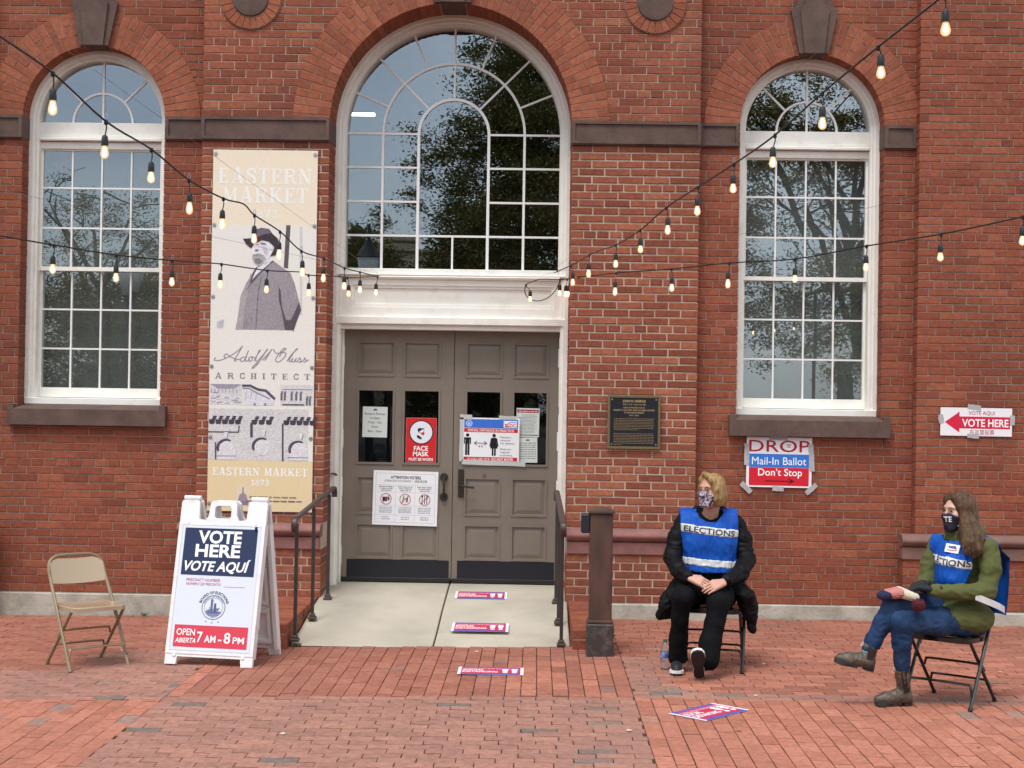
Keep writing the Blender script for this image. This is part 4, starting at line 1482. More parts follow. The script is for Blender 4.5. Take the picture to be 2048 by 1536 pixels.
for cx, cy, r_ in ((205, 968, 74), (478, 955, 76), (758, 975, 76)):
    P.poly([c2(cx+r_*math.cos(math.radians(a)), cy-r_*.92*math.sin(math.radians(a))) for a in range(60, 205, 8)]+[c2(cx+8+(r_-13)*math.cos(math.radians(a)), cy+4-(r_-13)*.92*math.sin(math.radians(a))) for a in range(200, 56, -8)], (84, 72, 88), 5)
    P.disc(*c2(cx+6, cy+6), .070, (214, 212, 216), 4)
for x0_ in (140, 690):
    P.rect(*c2(x0_, 1058), *c2(x0_+138, 975), (214, 212, 216), 4)
for x, y in ((190, 870), (480, 850), (765, 870)):
    P.poly([c2(x, y-20), c2(x+34, y-20), c2(x+26, y+24), c2(x+6, y+24)], (224, 222, 226), 6)
    P.line([c2(x+30, y-14), c2(x+22, y+24)], .005, (110, 104, 116), 7)
for i in range(60):
    x, y = r.uniform(80, 860), r.uniform(680, 1050)
    P.line([c2(x, y), c2(x+r.uniform(-30, 30), y+r.uniform(-4, 4))], .003, (178, 176, 178), 3)
P.build('drawing_print', banner, mat='photo_ink')
P = PB
for sx in (.42, .50, .58):
    P.rect(sx, -BH+.16+.02, sx+.002, -BH+.16+.03, (180, 160, 120), 2)
q = c2(335, 1330)
P.rect(q[0]-.06, q[1]-.09, q[0]+.06, q[1]+.09, (218, 206, 180), 2)
P.poly([(q[0]-.045, q[1]-.05), (q[0]+.045, q[1]-.05), (q[0]+.03, q[1]+.005), (q[0], q[1]+.025), (q[0]-.03, q[1]+.005)], (150, 136, 146), 3)
P.rect(q[0]-.05, q[1]-.085, q[0]+.05, q[1]-.05, (134, 118, 134), 3)
P.line([(q[0], q[1]+.02), (q[0], q[1]+.07)], .008, (110, 96, 110), 4)
P.smalltext(.37, -BH+.118, .80, .022, (150, 132, 116), 3, random.Random(5))
P.smalltext(.34, -BH+.085, .83, .018, (112, 98, 122), 3, random.Random(6))
P.build('print', banner, mat='banner_ink')
for x, zz in ((.022, -.035), (BW-.022, -.035), (.020, -.66), (BW-.02, -.66), (.02, -1.29), (BW-.02, -1.29), (.02, -1.9), (BW-.02, -1.9), (.02, -2.52), (BW-.02, -2.52), (.02, -3.10)):
    g = MB(); g.lathe([(.001, -.006), (.007, -.006), (.009, -.003), (.016, -.003), (.017, 0)], (x, -.004, zz), 12, axis='y')
    g.build('bolt', 'steel', banner, smooth=True)

# ------------------------------------------------------------------ folding A-frame sign
sgn = thing('sandwich_board', 'white plastic folding sidewalk sign with navy poster, beside the tan chair', 'sign', (-2.25, -2.265, gz(-2.25)), math.radians(-10.5))
sgn.scale = (1.04, 1.04, 1.012)
LEAN = math.asin(.255/1.17)
out = [(-.318, 0), (-.238, 0), (-.230, .055), (.228, .055), (.236, 0), (.318, 0), (.318, 1.15), (.308, 1.165), (.190, 1.165), (.180, 1.155), (.172, 1.03), (.115, 1.025), (.098, 1.06), (.092, 1.145), (.075, 1.165), (-.085, 1.165), (-.102, 1.145), (-.108, 1.06), (-.122, 1.025), (-.176, 1.03), (-.186, 1.155), (-.196, 1.165), (-.308, 1.165), (-.318, 1.15)]
hole = [(-.066, 1.05), (-.066, 1.115), (-.052, 1.13), (.042, 1.13), (.056, 1.115), (.056, 1.05), (.045, 1.04), (-.055, 1.04)]
for nm, s, mt_ in (('front_panel', -1, 'sign_plastic'), ('back_panel', 1, 'sign_plastic')):
    g = MB()
    g.prism([out, hole], -.014, .014)
    fr = [(-.318, .075), (.318, .075), (.318, 1.0), (-.318, 1.0)]
    g.prism([fr, [(-.292, .095), (.292, .095), (.292, .985), (-.292, .985)]], -.019, -.0135)
    # moulded ribs and pockets on the inner face
    for (za, zb) in ((.10, .36), (.40, .68), (.72, .97)):
        g.prism([R_(-.27, .27, za, zb), R_(-.245, .245, za+.025, zb-.025)], .0135, .034)
        g.prism([R_(-.18, .18, za+.09, zb-.09), R_(-.165, .165, za+.105, zb-.105)], .0135, .026)
    for xs in (-.318, .290):
        g.box(xs, xs+.028, .0135, .045, .06, 1.0)
    for xs in (-.252, .245):
        g.lathe([(.001, -.022), (.012, -.021), (.014, -.0135)], (xs, 0, 1.005), 10, axis='y')
        g.lathe([(.001, -.022), (.012, -.021), (.014, -.0135)], (xs, 0, .065), 10, axis='y')
    o = g.build(nm, mt_, sgn)
    lean = LEAN if s < 0 else LEAN
    o.rotation_euler = (-lean, 0, 0) if s < 0 else (-lean, 0, PI)
    o.location = (0, s*.27, 0)
    if s < 0:
        fpanel = o
        g = MB(); g.cbox(-.290, .290, -.018, -.0135, .098, .982, .0008); ins = g.build('poster', 'paper', fpanel)
for x in (-.25, .25):
    g = MB(); g.tube([(x-.06, 0, 1.155), (x+.06, 0, 1.155)], .017, 10)
    g.build('hinge', 'sign_plastic', sgn, smooth=True)
P = Print()
NAVY, RED_, POSTER = (38, 52, 84), (206, 66, 84), (212, 220, 232)
P.rect(-.289, .099, .289, .981, POSTER, 0)
P.rect(-.268, .628, .268, .965, NAVY, 1)
P.text('VOTE', -.005, .860, .088, (246, 246, 246), w=.32, bold=.030)
P.text('HERE', -.012, .762, .088, (246, 246, 246), w=.33, bold=.030)
P.text('VOTE AQUÍ', -.005, .660, .070, (246, 246, 246), w=.485, bold=.026, shear=.25)
P.text('PRECINCT NUMBER', -.22, .585, .021, (176, 74, 96), 'l', w=.25)
P.text('NÚMERO DE PRECINTO', -.22, .557, .019, (176, 74, 96), 'l', w=.255, shear=.2)
P.line([(.06, .552), (.215, .552)], .0025, (200, 70, 90), 2)
cs = (0, .405)
P.ring(*cs, .082, .086, (70, 82, 112), 2); P.ring(*cs, .066, .068, (110, 120, 148), 2)
P.text('BOARD OF ELECTIONS', cs[0], cs[1], .019, (56, 62, 84), w=.245, bold=.02, around=.096)
P.text('DISTRICT OF COLUMBIA', cs[0], cs[1], .009, (80, 92, 122), w=.17, around=.071)
r = random.Random(4)
P.poly([(-.058, .378), (.058, .378), (.050, .360), (.03, .345), (-.03, .345), (-.05, .36)], (120, 132, 164), 3)
P.rect(-.022, .378, -.006, .452, (96, 108, 142), 3); P.poly([(-.026, .452), (-.002, .452), (-.014, .468)], (96, 108, 142), 3)
P.rect(.004, .372, .018, .420, (70, 82, 120), 4); P.disc(.011, .427, .008, (70, 82, 120), 4)
for i in range(16):
    P.line([(r.uniform(-.055, .04), r.uniform(.36, .40)), (r.uniform(-.05, .055), r.uniform(.36, .41))], .003, (84, 96, 130), 4)
P.text('1871', 0, .332, .010, (80, 92, 122))
for x, z in ((-.045, .305), (0, .298), (.045, .305)):
    P.poly([(x+(.007 if i % 2 == 0 else .003)*math.sin(i*PI/5), z+(.007 if i % 2 == 0 else .003)*math.cos(i*PI/5)) for i in range(10)], (90, 96, 120), 2)
P.rect(-.268, .122, .268, .276, RED_, 1)
W_ = (248, 246, 246)
P.text('OPEN', -.250, .205, .046, W_, 'l', w=.135, bold=.012)
P.text('ABIERTA', -.256, .152, .034, W_, 'l', w=.15, bold=.012, shear=.25)
P.text('7', -.078, .160, .075, W_, 'c', w=.040, bold=.012)
P.text('AM', -.002, .160, .050, W_, 'c', w=.082, bold=.012)
P.text('-', .070, .160, .06, W_, 'c', bold=.02)
P.text('8', .122, .160, .075, W_, 'c', w=.046, bold=.014)
P.text('PM', .205, .160, .046, W_, 'c', w=.082, bold=.012)
P.poly([(.245, .985), (.262, .985), (.262, .955), (.250, .945), (.243, .958)], (12, 12, 14), 3)
P.build('print', fpanel, loc=(0, -.0186, 0))

# ------------------------------------------------------------------ folding chairs
def folding_chair(label, loc, rotz, metal, panel, group):
    t = thing('folding_chair', label, 'chair', loc, rotz, group)
    hw = .218
    # continuous tube: front feet, back legs of the back loop
    ft, sh = (-.200, .010), (.205, .66)
    pts = []
    for s in (-1, 1):
        side = [(s*hw, ft[0], ft[1]), (s*hw, -.03, .30), (s*hw*.985, .06, .44), (s*hw*.965, .165, .60), (s*hw*.955, .200, .67), (s*hw*.90, .222, .72), (s*hw*.74, .236, .752), (s*hw*.45, .244, .766)]
        pts += side if s < 0 else side[::-1]
    g = MB(); g.tube(spline(pts, 4), .0125, 8)
    g.build('back_frame', metal, t, smooth=True)
    g = MB()                                             # curved back panel
    n, V, F = 12, [], []
    for dy in (0, .006):
        for i in range(n+1):
            a = -1+2*i/n
            x = a*hw*.93
            bow = .022*(1-a*a)
            zt = .752-.05*max(0, abs(a)-.62)**2*6
            for k in range(5):
                z = .578+.012*(1-a*a)*-1+(zt-.578)*k/4
                y = .148+(z-.578)*.40+bow+dy
                V.append((x, y, z))
    for i in range(n):
        for k in range(4):
            q = i*5+k
            F.append((q, q+5, q+6, q+1)); F.append((q+65, q+66, q+71, q+70))
    for i in range(n):
        F.append((i*5, i*5+65, (i+1)*5+65, (i+1)*5)); F.append((i*5+4, (i+1)*5+4, (i+1)*5+69, i*5+69))
    g.add(V, F); g.build('backrest', panel, t, smooth=True)
    g = MB()                                             # pressed seat pan
    lp = [(-.17, .165), (.17, .165), (.198, .13), (.205, -.10), (.19, -.175), (.15, -.205), (-.15, -.205), (-.19, -.175), (-.205, -.10), (-.198, .13)]
    rings = [(1.0, -.034), (1.0, -.006), (.965, .0), (.86, -.004), (.70, -.010), (.3, -.012)]
    V = [(x*k, y*k-.01, .438+z-(.010*y)) for k, z in rings for x, y in lp]
    m_ = len(lp)
    F = [(a*m_+i, a*m_+(i+1) % m_, (a+1)*m_+(i+1) % m_, (a+1)*m_+i) for a in range(len(rings)-1) for i in range(m_)]
    F.append(tuple(range((len(rings)-1)*m_, len(rings)*m_)))
    F.append(tuple(range(m_-1, -1, -1)))
    g.add(V, F); g.build('seat', panel, t, smooth=True)
    for s in (-1, 1):
        g = MB(); g.tube([(s*.197, -.165, .415), (s*.199, -.05, .29), (s*.203, .205, .012)], [.011, .0115, .011], 8)
        leg = g.build('rear_leg', metal, t, smooth=True)
        g = MB(); g.tube([(s*.203, .20, .020), (s*.203, .208, 0)], .0145, 8); g.build('foot_cap', 'black_rubber' if metal == 'black_metal' else metal, leg)
        g = MB(); g.tube([(s*hw, -.196, .018), (s*hw, -.204, 0)], .0155, 8); g.build('foot_cap', 'black_rubber' if metal == 'black_metal' else metal, t)
        g = MB(); g.tube([(s*(hw-.004), .055, .435), (s*.208, -.0, .345)], .008, 6); g.build('hinge_link', metal, t, smooth=True)
    def hoop(y, z, w, y2, z2):
        g = MB(); g.tube(spline([(-w, y2, z2), (-w+.012, (y+y2)/2, z-.012), (-w+.05, y, z), (w-.05, y, z), (w-.012, (y+y2)/2, z-.012), (w, y2, z2)], 4), .008, 6)
        g.build('cross_bar', metal, t, smooth=True)
    hoop(-.155, .150, .214, -.175, .085)
    hoop(.125, .145, .200, .150, .095)
    hoop(.035, .255, .199, .055, .21)
    return t
folding_chair('empty tan metal folding chair left of the folding sign', (-3.18, -2.50, gz(-3.18)), math.radians(42), 'tan_metal', 'tan_panel', None)
folding_chair('black folding chair under the blonde person near the rusty post', (1.275, -2.49, 0), math.radians(-11), 'black_metal', 'black_metal', 'black folding chairs')
folding_chair('black folding chair under the person in the olive jacket', (2.651, -3.577, 0), math.radians(-39.5), 'black_metal', 'black_metal', 'black folding chairs')

# ------------------------------------------------------------------ wall signs and door papers
def sheet(name, label, cat, x0, x1, z0, z1, y, mat='paper', group=None, roll=0.0, th=.0015):
    w, h = x1-x0, z1-z0
    g = MB(); g.box(-w/2, w/2, 0, th, -h/2, h/2)
    o = g.build(name, mat, None, loc=((x0+x1)/2, y, (z0+z1)/2), rot=(0, roll, 0))
    tag(o, label, cat, group)
    return o, w, h
def tape(o, x, z, w, h, a, mat='tape_grey', y=-.0022):
    g = MB(); r = random.Random(x*31+z)
    n = 5
    top = [(-w/2+w*i/n, h/2+r.uniform(-.002, .002)) for i in range(n+1)]
    bot = [(w/2-w*i/n, -h/2+r.uniform(-.002, .002)) for i in range(n+1)]
    g.prism(top+bot, y-.0006, y)
    g.build('tape', mat, o, loc=(x, 0, z), rot=(0, a, 0))

o, w, h = sheet('ballot_sign', 'white blue and red DROP ballot sign taped under the right window', 'sign', 1.848, 2.420, 1.146, 1.586, -.014, roll=.006)
P = Print()
P.text('DROP', 0, .092, .105, (170, 22, 44), w=.53, bold=.004)
P.disc(.083, .140, .034, (240, 240, 242), 3, rx=.042)
P.text('vote', .083, .150, .016, (120, 90, 120), L=5); P.text('DC', .083, .130, .018, (190, 60, 70), L=5, bold=.02)
P.rect(-.262, -.045, .262, .072, (52, 118, 206), 1)
P.text('Mail-In Ballot', 0, -.022, .070, (246, 248, 250), w=.475)
P.rect(-.262, -.205, .262, -.047, (206, 34, 50), 1)
P.text('Don’t Stop', .01, -.118, .064, (250, 248, 248), w=.385, bold=.010)
P.line([(-.12, -.165), (.125, -.165)], .008, (46, 14, 20), 2)
P.line([(.085, -.145), (.13, -.165), (.085, -.185)], .008, (46, 14, 20), 2)
P.build('print', o)
tape(o, -.01, .215, .16, .040, .03); tape(o, -.285, .065, .19, .042, 1.56); tape(o, .282, .045, .24, .044, 1.50)
tape(o, -.285, -.228, .12, .044, .75); tape(o, .285, -.228, .12, .044, -.75); tape(o, -.005, -.232, .10, .042, .05)

o, w, h = sheet('arrow_sign', 'white sign with a red arrow taped on the right brick pier', 'sign', 3.506, 4.124, 1.626, 1.870, -.134, roll=.004)
P = Print()
P.poly([(-.272, -.005), (-.145, .088), (-.145, .046), (.292, .046), (.292, -.058), (-.145, -.058), (-.145, -.094)], (208, 34, 68), 1)
P.text('VOTE HERE', .078, -.040, .066, (248, 248, 250), w=.40, bold=.018)
P.text('VOTE AQUI', .045, .062, .034, (172, 38, 62), w=.225)
P.text('在这里投票', .05, -.108, .036, (188, 96, 118), w=.21)
P.build('print', o)
tape(o, -.018, .128, .115, .040, .12); tape(o, -.305, .022, .075, .044, 1.45); tape(o, .312, .02, .085, .040, 1.62); tape(o, -.025, -.122, .10, .040, .03)

pq = thing('plaque', 'dark bronze memorial plaque with raised lettering right of the doors', 'plaque', (.849, -.122, 1.70))
g = MB(); g.prism([R_(-.229, .229, -.232, .232), R_(-.214, .214, -.217, .217)], -.030, 0)
g.prism([R_(-.216, .216, -.219, .219), R_(-.208, .208, -.211, .211)], -.026, -.01)
g.build('rim', 'brass', pq)
g = MB(); g.box(-.215, .215, -.021, 0, -.218, .218); g.build('plate', 'kick_plate', pq)
P = Print()
GD = (196, 168, 120)
P.text('JOHN W. HARROD', 0, .172, .022, GD, w=.20, bold=.01)
P.text('APRIL 2, 1942 - AUGUST 22, 2008', 0, .148, .011, GD, w=.20)
P.text('EXECUTIVE DIRECTOR OF', 0, .119, .013, GD, w=.185)
P.text('MARKET 5 GALLERY AND KUUMBA CENTER', 0, .096, .015, GD, w=.355)
P.text('AT EASTERN MARKET', 0, .074, .014, GD, w=.175)
P.text('1973 - 2008', 0, .052, .012, GD, w=.08)
r = random.Random(8)
for k in range(8):
    P.smalltext(-.175, .026-k*.0137, .175, .0072, (140, 118, 82), 2, r, .6 if k == 7 else 1)
for k in range(8):
    P.smalltext(-.175, -.104-k*.0137, .175, .0072, (140, 118, 82), 2, r, .2 if k == 7 else 1)
P.build('raised_print', pq, loc=(0, -.0212, 0))['kind'] = 'stuff'
for x in (-.192, .192):
    for z in (-.195, .195):
        g = MB(); g.lathe([(.001, -.006), (.006, -.005), (.008, 0)], (x, -.0212, z), 10, axis='y'); g.build('screw', 'steel', pq, smooth=True)

def dz(z): return 1.85+(z-1.85)*1.0085
def door_sheet(*a, **k):
    n, l, c, x0, x1, z0, z1 = a
    return sheet(n, l, c, x0*1.0085, x1*1.0085, dz(z0), dz(z1), **k)
YD = DY-.0135
o, w, h = door_sheet('hours_notice', 'pale green opening hours notice in the leftmost door pane', 'notice', -1.577, -1.352, 1.520, 1.797, y=DY+.018, mat='paper_green', roll=.01)
P = Print()
TXT = (88, 96, 96)
P.poly([(-.02, .105), (.02, .105), (.012, .12), (-.012, .12)], (70, 74, 76), 1)
for t_, z, w_ in (('Eastern Market', .066, .185), ('is Open', .028, .09), ('Tues - Sun', -.012, .125), ('from', -.052, .055), ('8am - 5pm', -.092, .125)):
    P.text(t_, 0, z, .020, TXT, w=w_)
P.build('print', o)

o, w, h = door_sheet('mask_sign', 'red face mask sign in the second door pane from the left', 'sign', -1.180, -.905, 1.299, 1.702, y=DY+.014)
P = Print()
P.rect(-w/2+.001, -h/2+.001, w/2-.001, h/2-.001, (206, 36, 40), 0)
C_ = (0, .072)
P.disc(*C_, .112, (44, 42, 54), 1); P.disc(*C_, .101, (228, 230, 238), 2, n=32)
cp = lambda x, y: ((x-685)/2050*1.0, C_[1]+(500-y)/2050*1.0)         # from the sign as seen
P.poly([cp(*p) for p in ((622, 480), (618, 440), (650, 420), (748, 428), (720, 450), (690, 452), (680, 478), (668, 474), (650, 490), (640, 514))], (40, 38, 48), 3)
P.poly([cp(*p) for p in ((690, 452), (720, 452), (735, 470), (748, 500), (735, 508), (745, 540), (715, 555), (690, 535), (660, 515), (650, 490), (668, 474), (680, 478))], (234, 236, 242), 3)
P.poly([cp(*p) for p in ((700, 500), (735, 497), (748, 508), (735, 548), (695, 552), (688, 532))], (212, 32, 40), 4)
P.line([cp(650, 500), cp(695, 520)], .004, (212, 32, 40), 4); P.line([cp(738, 460), cp(735, 497)], .004, (212, 32, 40), 4)
P.poly([cp(*p) for p in ((625, 545), (600, 570), (612, 600), (660, 628), (700, 632), (690, 600), (650, 570))], (40, 38, 48), 3)
P.poly([cp(*p) for p in ((640, 530), (690, 560), (686, 585), (630, 552))], (236, 238, 242), 4)
P.text('FACE', 0, -.095, .042, (248, 246, 246), w=.13, bold=.024)
P.text('MASK', 0, -.146, .042, (248, 246, 246), w=.145, bold=.024)
P.text('MUST BE WORN', 0, -.188, .026, (248, 246, 246), w=.22, bold=.022)
P.build('print', o)

o, w, h = door_sheet('distance_poster', 'white social distance poster with two black figures taped on the right door', 'poster', -.668, -.152, 1.312, 1.712, y=YD, roll=.008)
P = Print()
P.rect(-.245, .108, .245, .188, (58, 112, 206), 1)
P.ring(-.20, .148, .020, .030, (170, 196, 232), 2); P.disc(-.20, .146, .014, (170, 196, 232), 2)
P.rect(.115, .116, .234, .178, (238, 240, 246), 2); P.text('DC', .198, .122, .030, (196, 40, 52), L=3, bold=.02); P.line([(.124, .15), (.138, .14), (.165, .158)], .008, (190, 50, 70), 3)
P.rect(.125, .120, .165, .136, (196, 110, 120), 3); P.smalltext(.17, .158, .23, .014, (110, 130, 200), 3, random.Random(2))
P.rect(-.245, .070, .245, .104, (196, 34, 46), 1)
P.text('SOCIAL DISTANCE IN PRACTICE', 0, .077, .021, (246, 240, 242), w=.42, bold=.014)
BK = (24, 22, 28)
def figure(x, skirt):
    P.disc(x, .042, .0155, BK, 2)
    if not skirt:
        P.rect(x-.032, -.038, x+.032, .020, BK, 2); P.rect(x-.020, -.140, x-.002, -.036, BK, 2); P.rect(x+.002, -.140, x+.020, -.036, BK, 2)
        P.rect(x-.022, -.037, x-.0195, .002, (216, 218, 224), 3); P.rect(x+.0195, -.037, x+.022, .002, (216, 218, 224), 3)
    else:
        P.poly([(x-.018, .022), (x+.018, .022), (x+.024, -.02), (x+.034, -.075), (x-.034, -.075), (x-.024, -.02)], BK, 2)
        P.line([(x-.024, .014), (x-.036, -.055)], .010, BK, 2); P.line([(x+.024, .014), (x+.036, -.055)], .010, BK, 2)
        P.rect(x-.018, -.142, x-.003, -.072, BK, 2); P.rect(x+.003, -.142, x+.018, -.072, BK, 2)
figure(-.212, False); figure(.030, True)
P.line([(-.15, -.030), (-.035, -.030)], .005, BK, 2); P.line([(-.125, -.012), (-.15, -.030), (-.125, -.048)], .005, BK, 2); P.line([(-.06, -.012), (-.035, -.030), (-.06, -.048)], .005, BK, 2)
P.text('6 ft', -.09, -.068, .022, (60, 62, 70))
for t_, z in (('Maintain a', .020), ('minimum', -.008), ('6 ft. distance.', -.036), ('Masks are', -.088), ('required', -.116), ('at all times.', -.144)):
    P.text(t_, .088, z, .018, (84, 86, 96), 'l', wmax=.15)
P.rect(-.245, -.190, .245, -.156, (196, 34, 46), 1)
P.text('IF YOU ARE SICK', -.205, -.183, .019, (246, 236, 238), 'l', w=.20); P.text('DO NOT ENTER', .008, -.183, .019, (250, 246, 248), 'l', w=.20, bold=.02)
P.build('print', o)
tape(o, -.23, .205, .11, .045, .04, 'tape_clear'); tape(o, .15, .208, .16, .030, .02, 'tape_clear'); tape(o, -.268, 0, .40, .035, 1.57, 'tape_clear'); tape(o, .03, -.208, .58, .045, .012, 'tape_clear')

o, w, h = door_sheet('voter_poster', 'white attention voters poster with three crossed-out symbols on the left door', 'poster', -1.469, -.882, .728, 1.220, y=YD, roll=.016)
P = Print()
for a in ((-.272, .222, .272, .224), (-.272, -.224, .272, -.222), (-.272, -.224, -.270, .224), (.270, -.224, .272, .224), (-.262, .118, .262, .1195), (-.262, .052, .262, .0535), (-.262, -.072, .262, -.0705), (-.262, -.155, .262, -.1535), (-.088, -.215, -.0865, .118), (.0885, -.215, .09, .118)):
    P.rect(*a, (150, 158, 176), 1)
P.text('ATTENTION VOTERS', 0, .176, .026, (34, 36, 44), w=.275, bold=.02)
P.text('ATENCION VOTANTES  •  选民请注意', 0, .146, .020, (110, 114, 124), w=.39)
r = random.Random(11)
for x in (-.175, 0, .178):
    for k in range(3):
        P.smalltext(x-.07+.012*k, .098-k*.017, x+.07-.012*k, .011, (128, 132, 142), 2, r)
    for k in range(4):
        P.smalltext(x-.06, -.090-k*.015, x+.06, .010, (160, 164, 172), 2, r)
    for k in range(2):
        P.smalltext(x-.035, -.178-k*.018, x+.04, .011, (160, 164, 172), 2, r)
    P.ring(x, -.010, .046, .051, (178, 44, 60), 5); P.line([(x-.033, -.044), (x+.033, .024)], .005, (178, 44, 60), 5)
P.rect(-.207, -.03, -.165, .008, BK, 2); P.disc(-.178, -.008, .014, (70, 70, 80), 3); P.rect(-.160, -.024, -.148, .006, BK, 2); P.rect(-.143, -.018, -.139, .004, BK, 2)
P.line([(-.012, .022), (-.018, -.01), (-.025, -.035)], .006, BK, 2); P.line([(-.016, .005), (.002, -.012)], .004, BK, 2); P.poly([(.008, -.036), (.022, -.036), (.024, -.012), (.014, -.008)], BK, 2); P.disc(.02, -.003, .007, BK, 2)
for x in (.155, .178, .198):
    P.line([(x, -.045), (x, .028)], .006, BK, 2)
P.disc(.155, .022, .008, BK, 2); P.rect(.193, 0, .203, .03, BK, 2)
P.build('print', o)

o, w, h = door_sheet('door_notice', 'pale printed notice with a red heading in the rightmost door pane', 'notice', -.182, .026, 1.545, 1.805, y=DY+.016, mat='paper_green', roll=.012, group=None)
P = Print(); r = random.Random(3)
P.rect(-.098, .090, .098, .118, (150, 44, 52), 1); P.smalltext(-.085, .096, .085, .016, (214, 190, 190), 2, r)
for k in range(14):
    P.smalltext(-.085 if k > 1 else -.055, .068-k*.0125, .088, .008, (150, 158, 156), 1, r, r.uniform(.8, 1))
P.rect(-.098, -.118, .098, -.110, (90, 60, 62), 1)
P.build('print', o)
o, w, h = door_sheet('lower_notice', 'curled pale notice hanging below the red-headed notice on the door', 'notice', -.160, .012, 1.312, 1.54, y=DY+.017, mat='paper_green', roll=-.02)
P = Print()
P.poly([(-.018, .085), (.018, .085), (.011, .098), (-.011, .098)], (70, 74, 76), 1)
for k in range(8):
    P.smalltext(-.07, .06-k*.02, .075, .010, (120, 128, 128), 1, r)
P.build('print', o)

# ------------------------------------------------------------------ floor decals
def decal(loc, rotz, rx, label, w=.455, h=.275):
    t = thing('floor_decal', label, 'floor decal', loc, rotz, 'social distancing floor decals')
    g = MB(); g.box(-w/2, w/2, -.0008, 0, -h/2, h/2)
    s = g.build('vinyl_sheet', 'paper', t, rot=(-PI/2+rx, 0, 0))
    P = Print()
    BL_, RD = (84, 90, 172), (192, 52, 80)
    P.rect(-w/2, -h/2, w/2, h/2, BL_, 0)
    P.rect(-w/2, -h/2, -w/2+.022, h/2, (226, 226, 232), 1); P.rect(w/2-.022, -h/2, w/2, h/2, (226, 226, 232), 1)
    P.rect(-w/2+.022, -h/2+.035, w/2-.022, h/2-.03, RD, 1)
    P.text('THANK YOU FOR PRACTICING', 0, .062, .026, (226, 214, 226), w=.38, bold=.01)
    P.text('SOCIAL', -.195, .005, .050, (240, 236, 240), 'l', w=.15, bold=.03)
    P.text('DISTANCING', -.195, -.060, .050, (240, 236, 240), 'l', w=.245, bold=.03)
    for x, s_ in ((.10, -1), (.165, 1)):
        P.poly([(x-.022, .05), (x, .07), (x+.022, .05), (x+.02, 0), (x+.014, -.03), (x-.014, -.03), (x-.02, 0)], (236, 234, 238), 2)
        P.disc(x, -.06, .019, (236, 234, 238), 2)
    P.build('print', t, loc=(0, 0, .0009), rot=(-PI/2+rx, 0, 0), mat='floor_ink')
sl_ = math.atan(.202/2.1)
decal((-.290, -2.745, gz(-.3)+.004), 0, 0, 'red and blue social distancing decal on the brick in front of the ramp')
decal((-.425, -1.17, rz(-1.17)+.001), 0, sl_, 'red and blue social distancing decal on the lower half of the ramp')
decal((-.46, -.06, rz(-.06)+.004), 0, sl_, 'red and blue social distancing decal on the ramp nearest the doors')
decal((1.070, -4.05, .004), math.radians(48), 0, 'social distancing decal turned at an angle on orange pavers in the foreground')

# ------------------------------------------------------------------ water bottle
bt = thing('water_bottle', 'clear plastic water bottle with green cap on the pavers beside the post', 'bottle', (.928, -2.60, 0))
m = bpy.data.materials.new('bottle_plastic'); m.use_nodes = True
n_ = m.node_tree; b_ = n_.nodes['Principled BSDF']
b_.inputs['Base Color'].default_value = (.86, .90, .92, 1); b_.inputs['Roughness'].default_value = .06; b_.inputs['Transmission Weight'].default_value = .88; b_.inputs['IOR'].default_value = 1.2
MATS['bottle_plastic'] = m
M('bottle_label', (.02, .09, .36), .4, col2=(.35, .42, .60), scale=25)
M('green_cap', (.02, .16, .07), .4)
prof = [(.028, .002), (.0325, .008), (.033, .02), (.031, .028), (.033, .036), (.031, .044), (.033, .052), (.031, .060), (.033, .068), (.0325, .078), (.0325, .122), (.033, .128), (.031, .145), (.024, .165), (.0145, .180), (.0125, .184), (.0125, .194)]
g = MB(); g.lathe(prof, n=20); g.build('body', 'bottle_plastic', bt, smooth='all')
g = MB(); g.lathe([(.0332, .079), (.0334, .080), (.0334, .120), (.0332, .121)], n=20); g.build('label', 'bottle_label', bt, smooth='all')
g = MB(); g.lathe([(.014, .190), (.0148, .192), (.0148, .206), (.0135, .209)], n=16); g.build('cap', 'green_cap', bt, smooth=True)

# ------------------------------------------------------------------ string lights
LU = [(-2.168, -7.467, 3.287), (-2.148, -7.263, 3.271), (-2.096, -6.726, 3.234, 0.184, 0.003), (-2.037, -6.14, 3.139, 0.176, -0.007), (-1.979, -5.543, 3.111, 0.173, 0.0), (-1.922, -4.969, 3.043, 0.191, 0.008), (-1.863, -4.357, 3.028, 0.186, -0.008), (-1.824, -3.959, 3.05), (-1.801, -3.723, 3.012, 0.183, 0.0), (-1.742, -3.128, 2.978, 0.191, -0.008), (-1.687, -2.563, 2.906, 0.188, 0.014), (-1.622, -1.901, 2.919, 0.181, -0.005), (-1.556, -1.219, 2.911, 0.177, -0.001), (-1.501, -0.646, 2.93, 0.18, 0.003), (-1.431, 0.071, 2.955, 0.173, -0.02)]
LL = [(-3.082, -5.074, 2.73), (-3.019, -4.877, 2.737), (-2.856, -4.371, 2.738, 0.171, -0.009), (-2.661, -3.763, 2.743, 0.173, 0.0), (-2.461, -3.14, 2.772, 0.175, -0.004), (-2.353, -2.804, 2.792), (-2.263, -2.524, 2.809, 0.178, -0.012), (-2.054, -1.872, 2.825, 0.175, -0.009), (-1.89, -1.36, 2.861), (-1.844, -1.218, 2.85, 0.172, 0.006), (-1.695, -0.754, 2.881), (-1.621, -0.522, 2.893, 0.165, 0.019), (-1.431, 0.071, 2.955)]
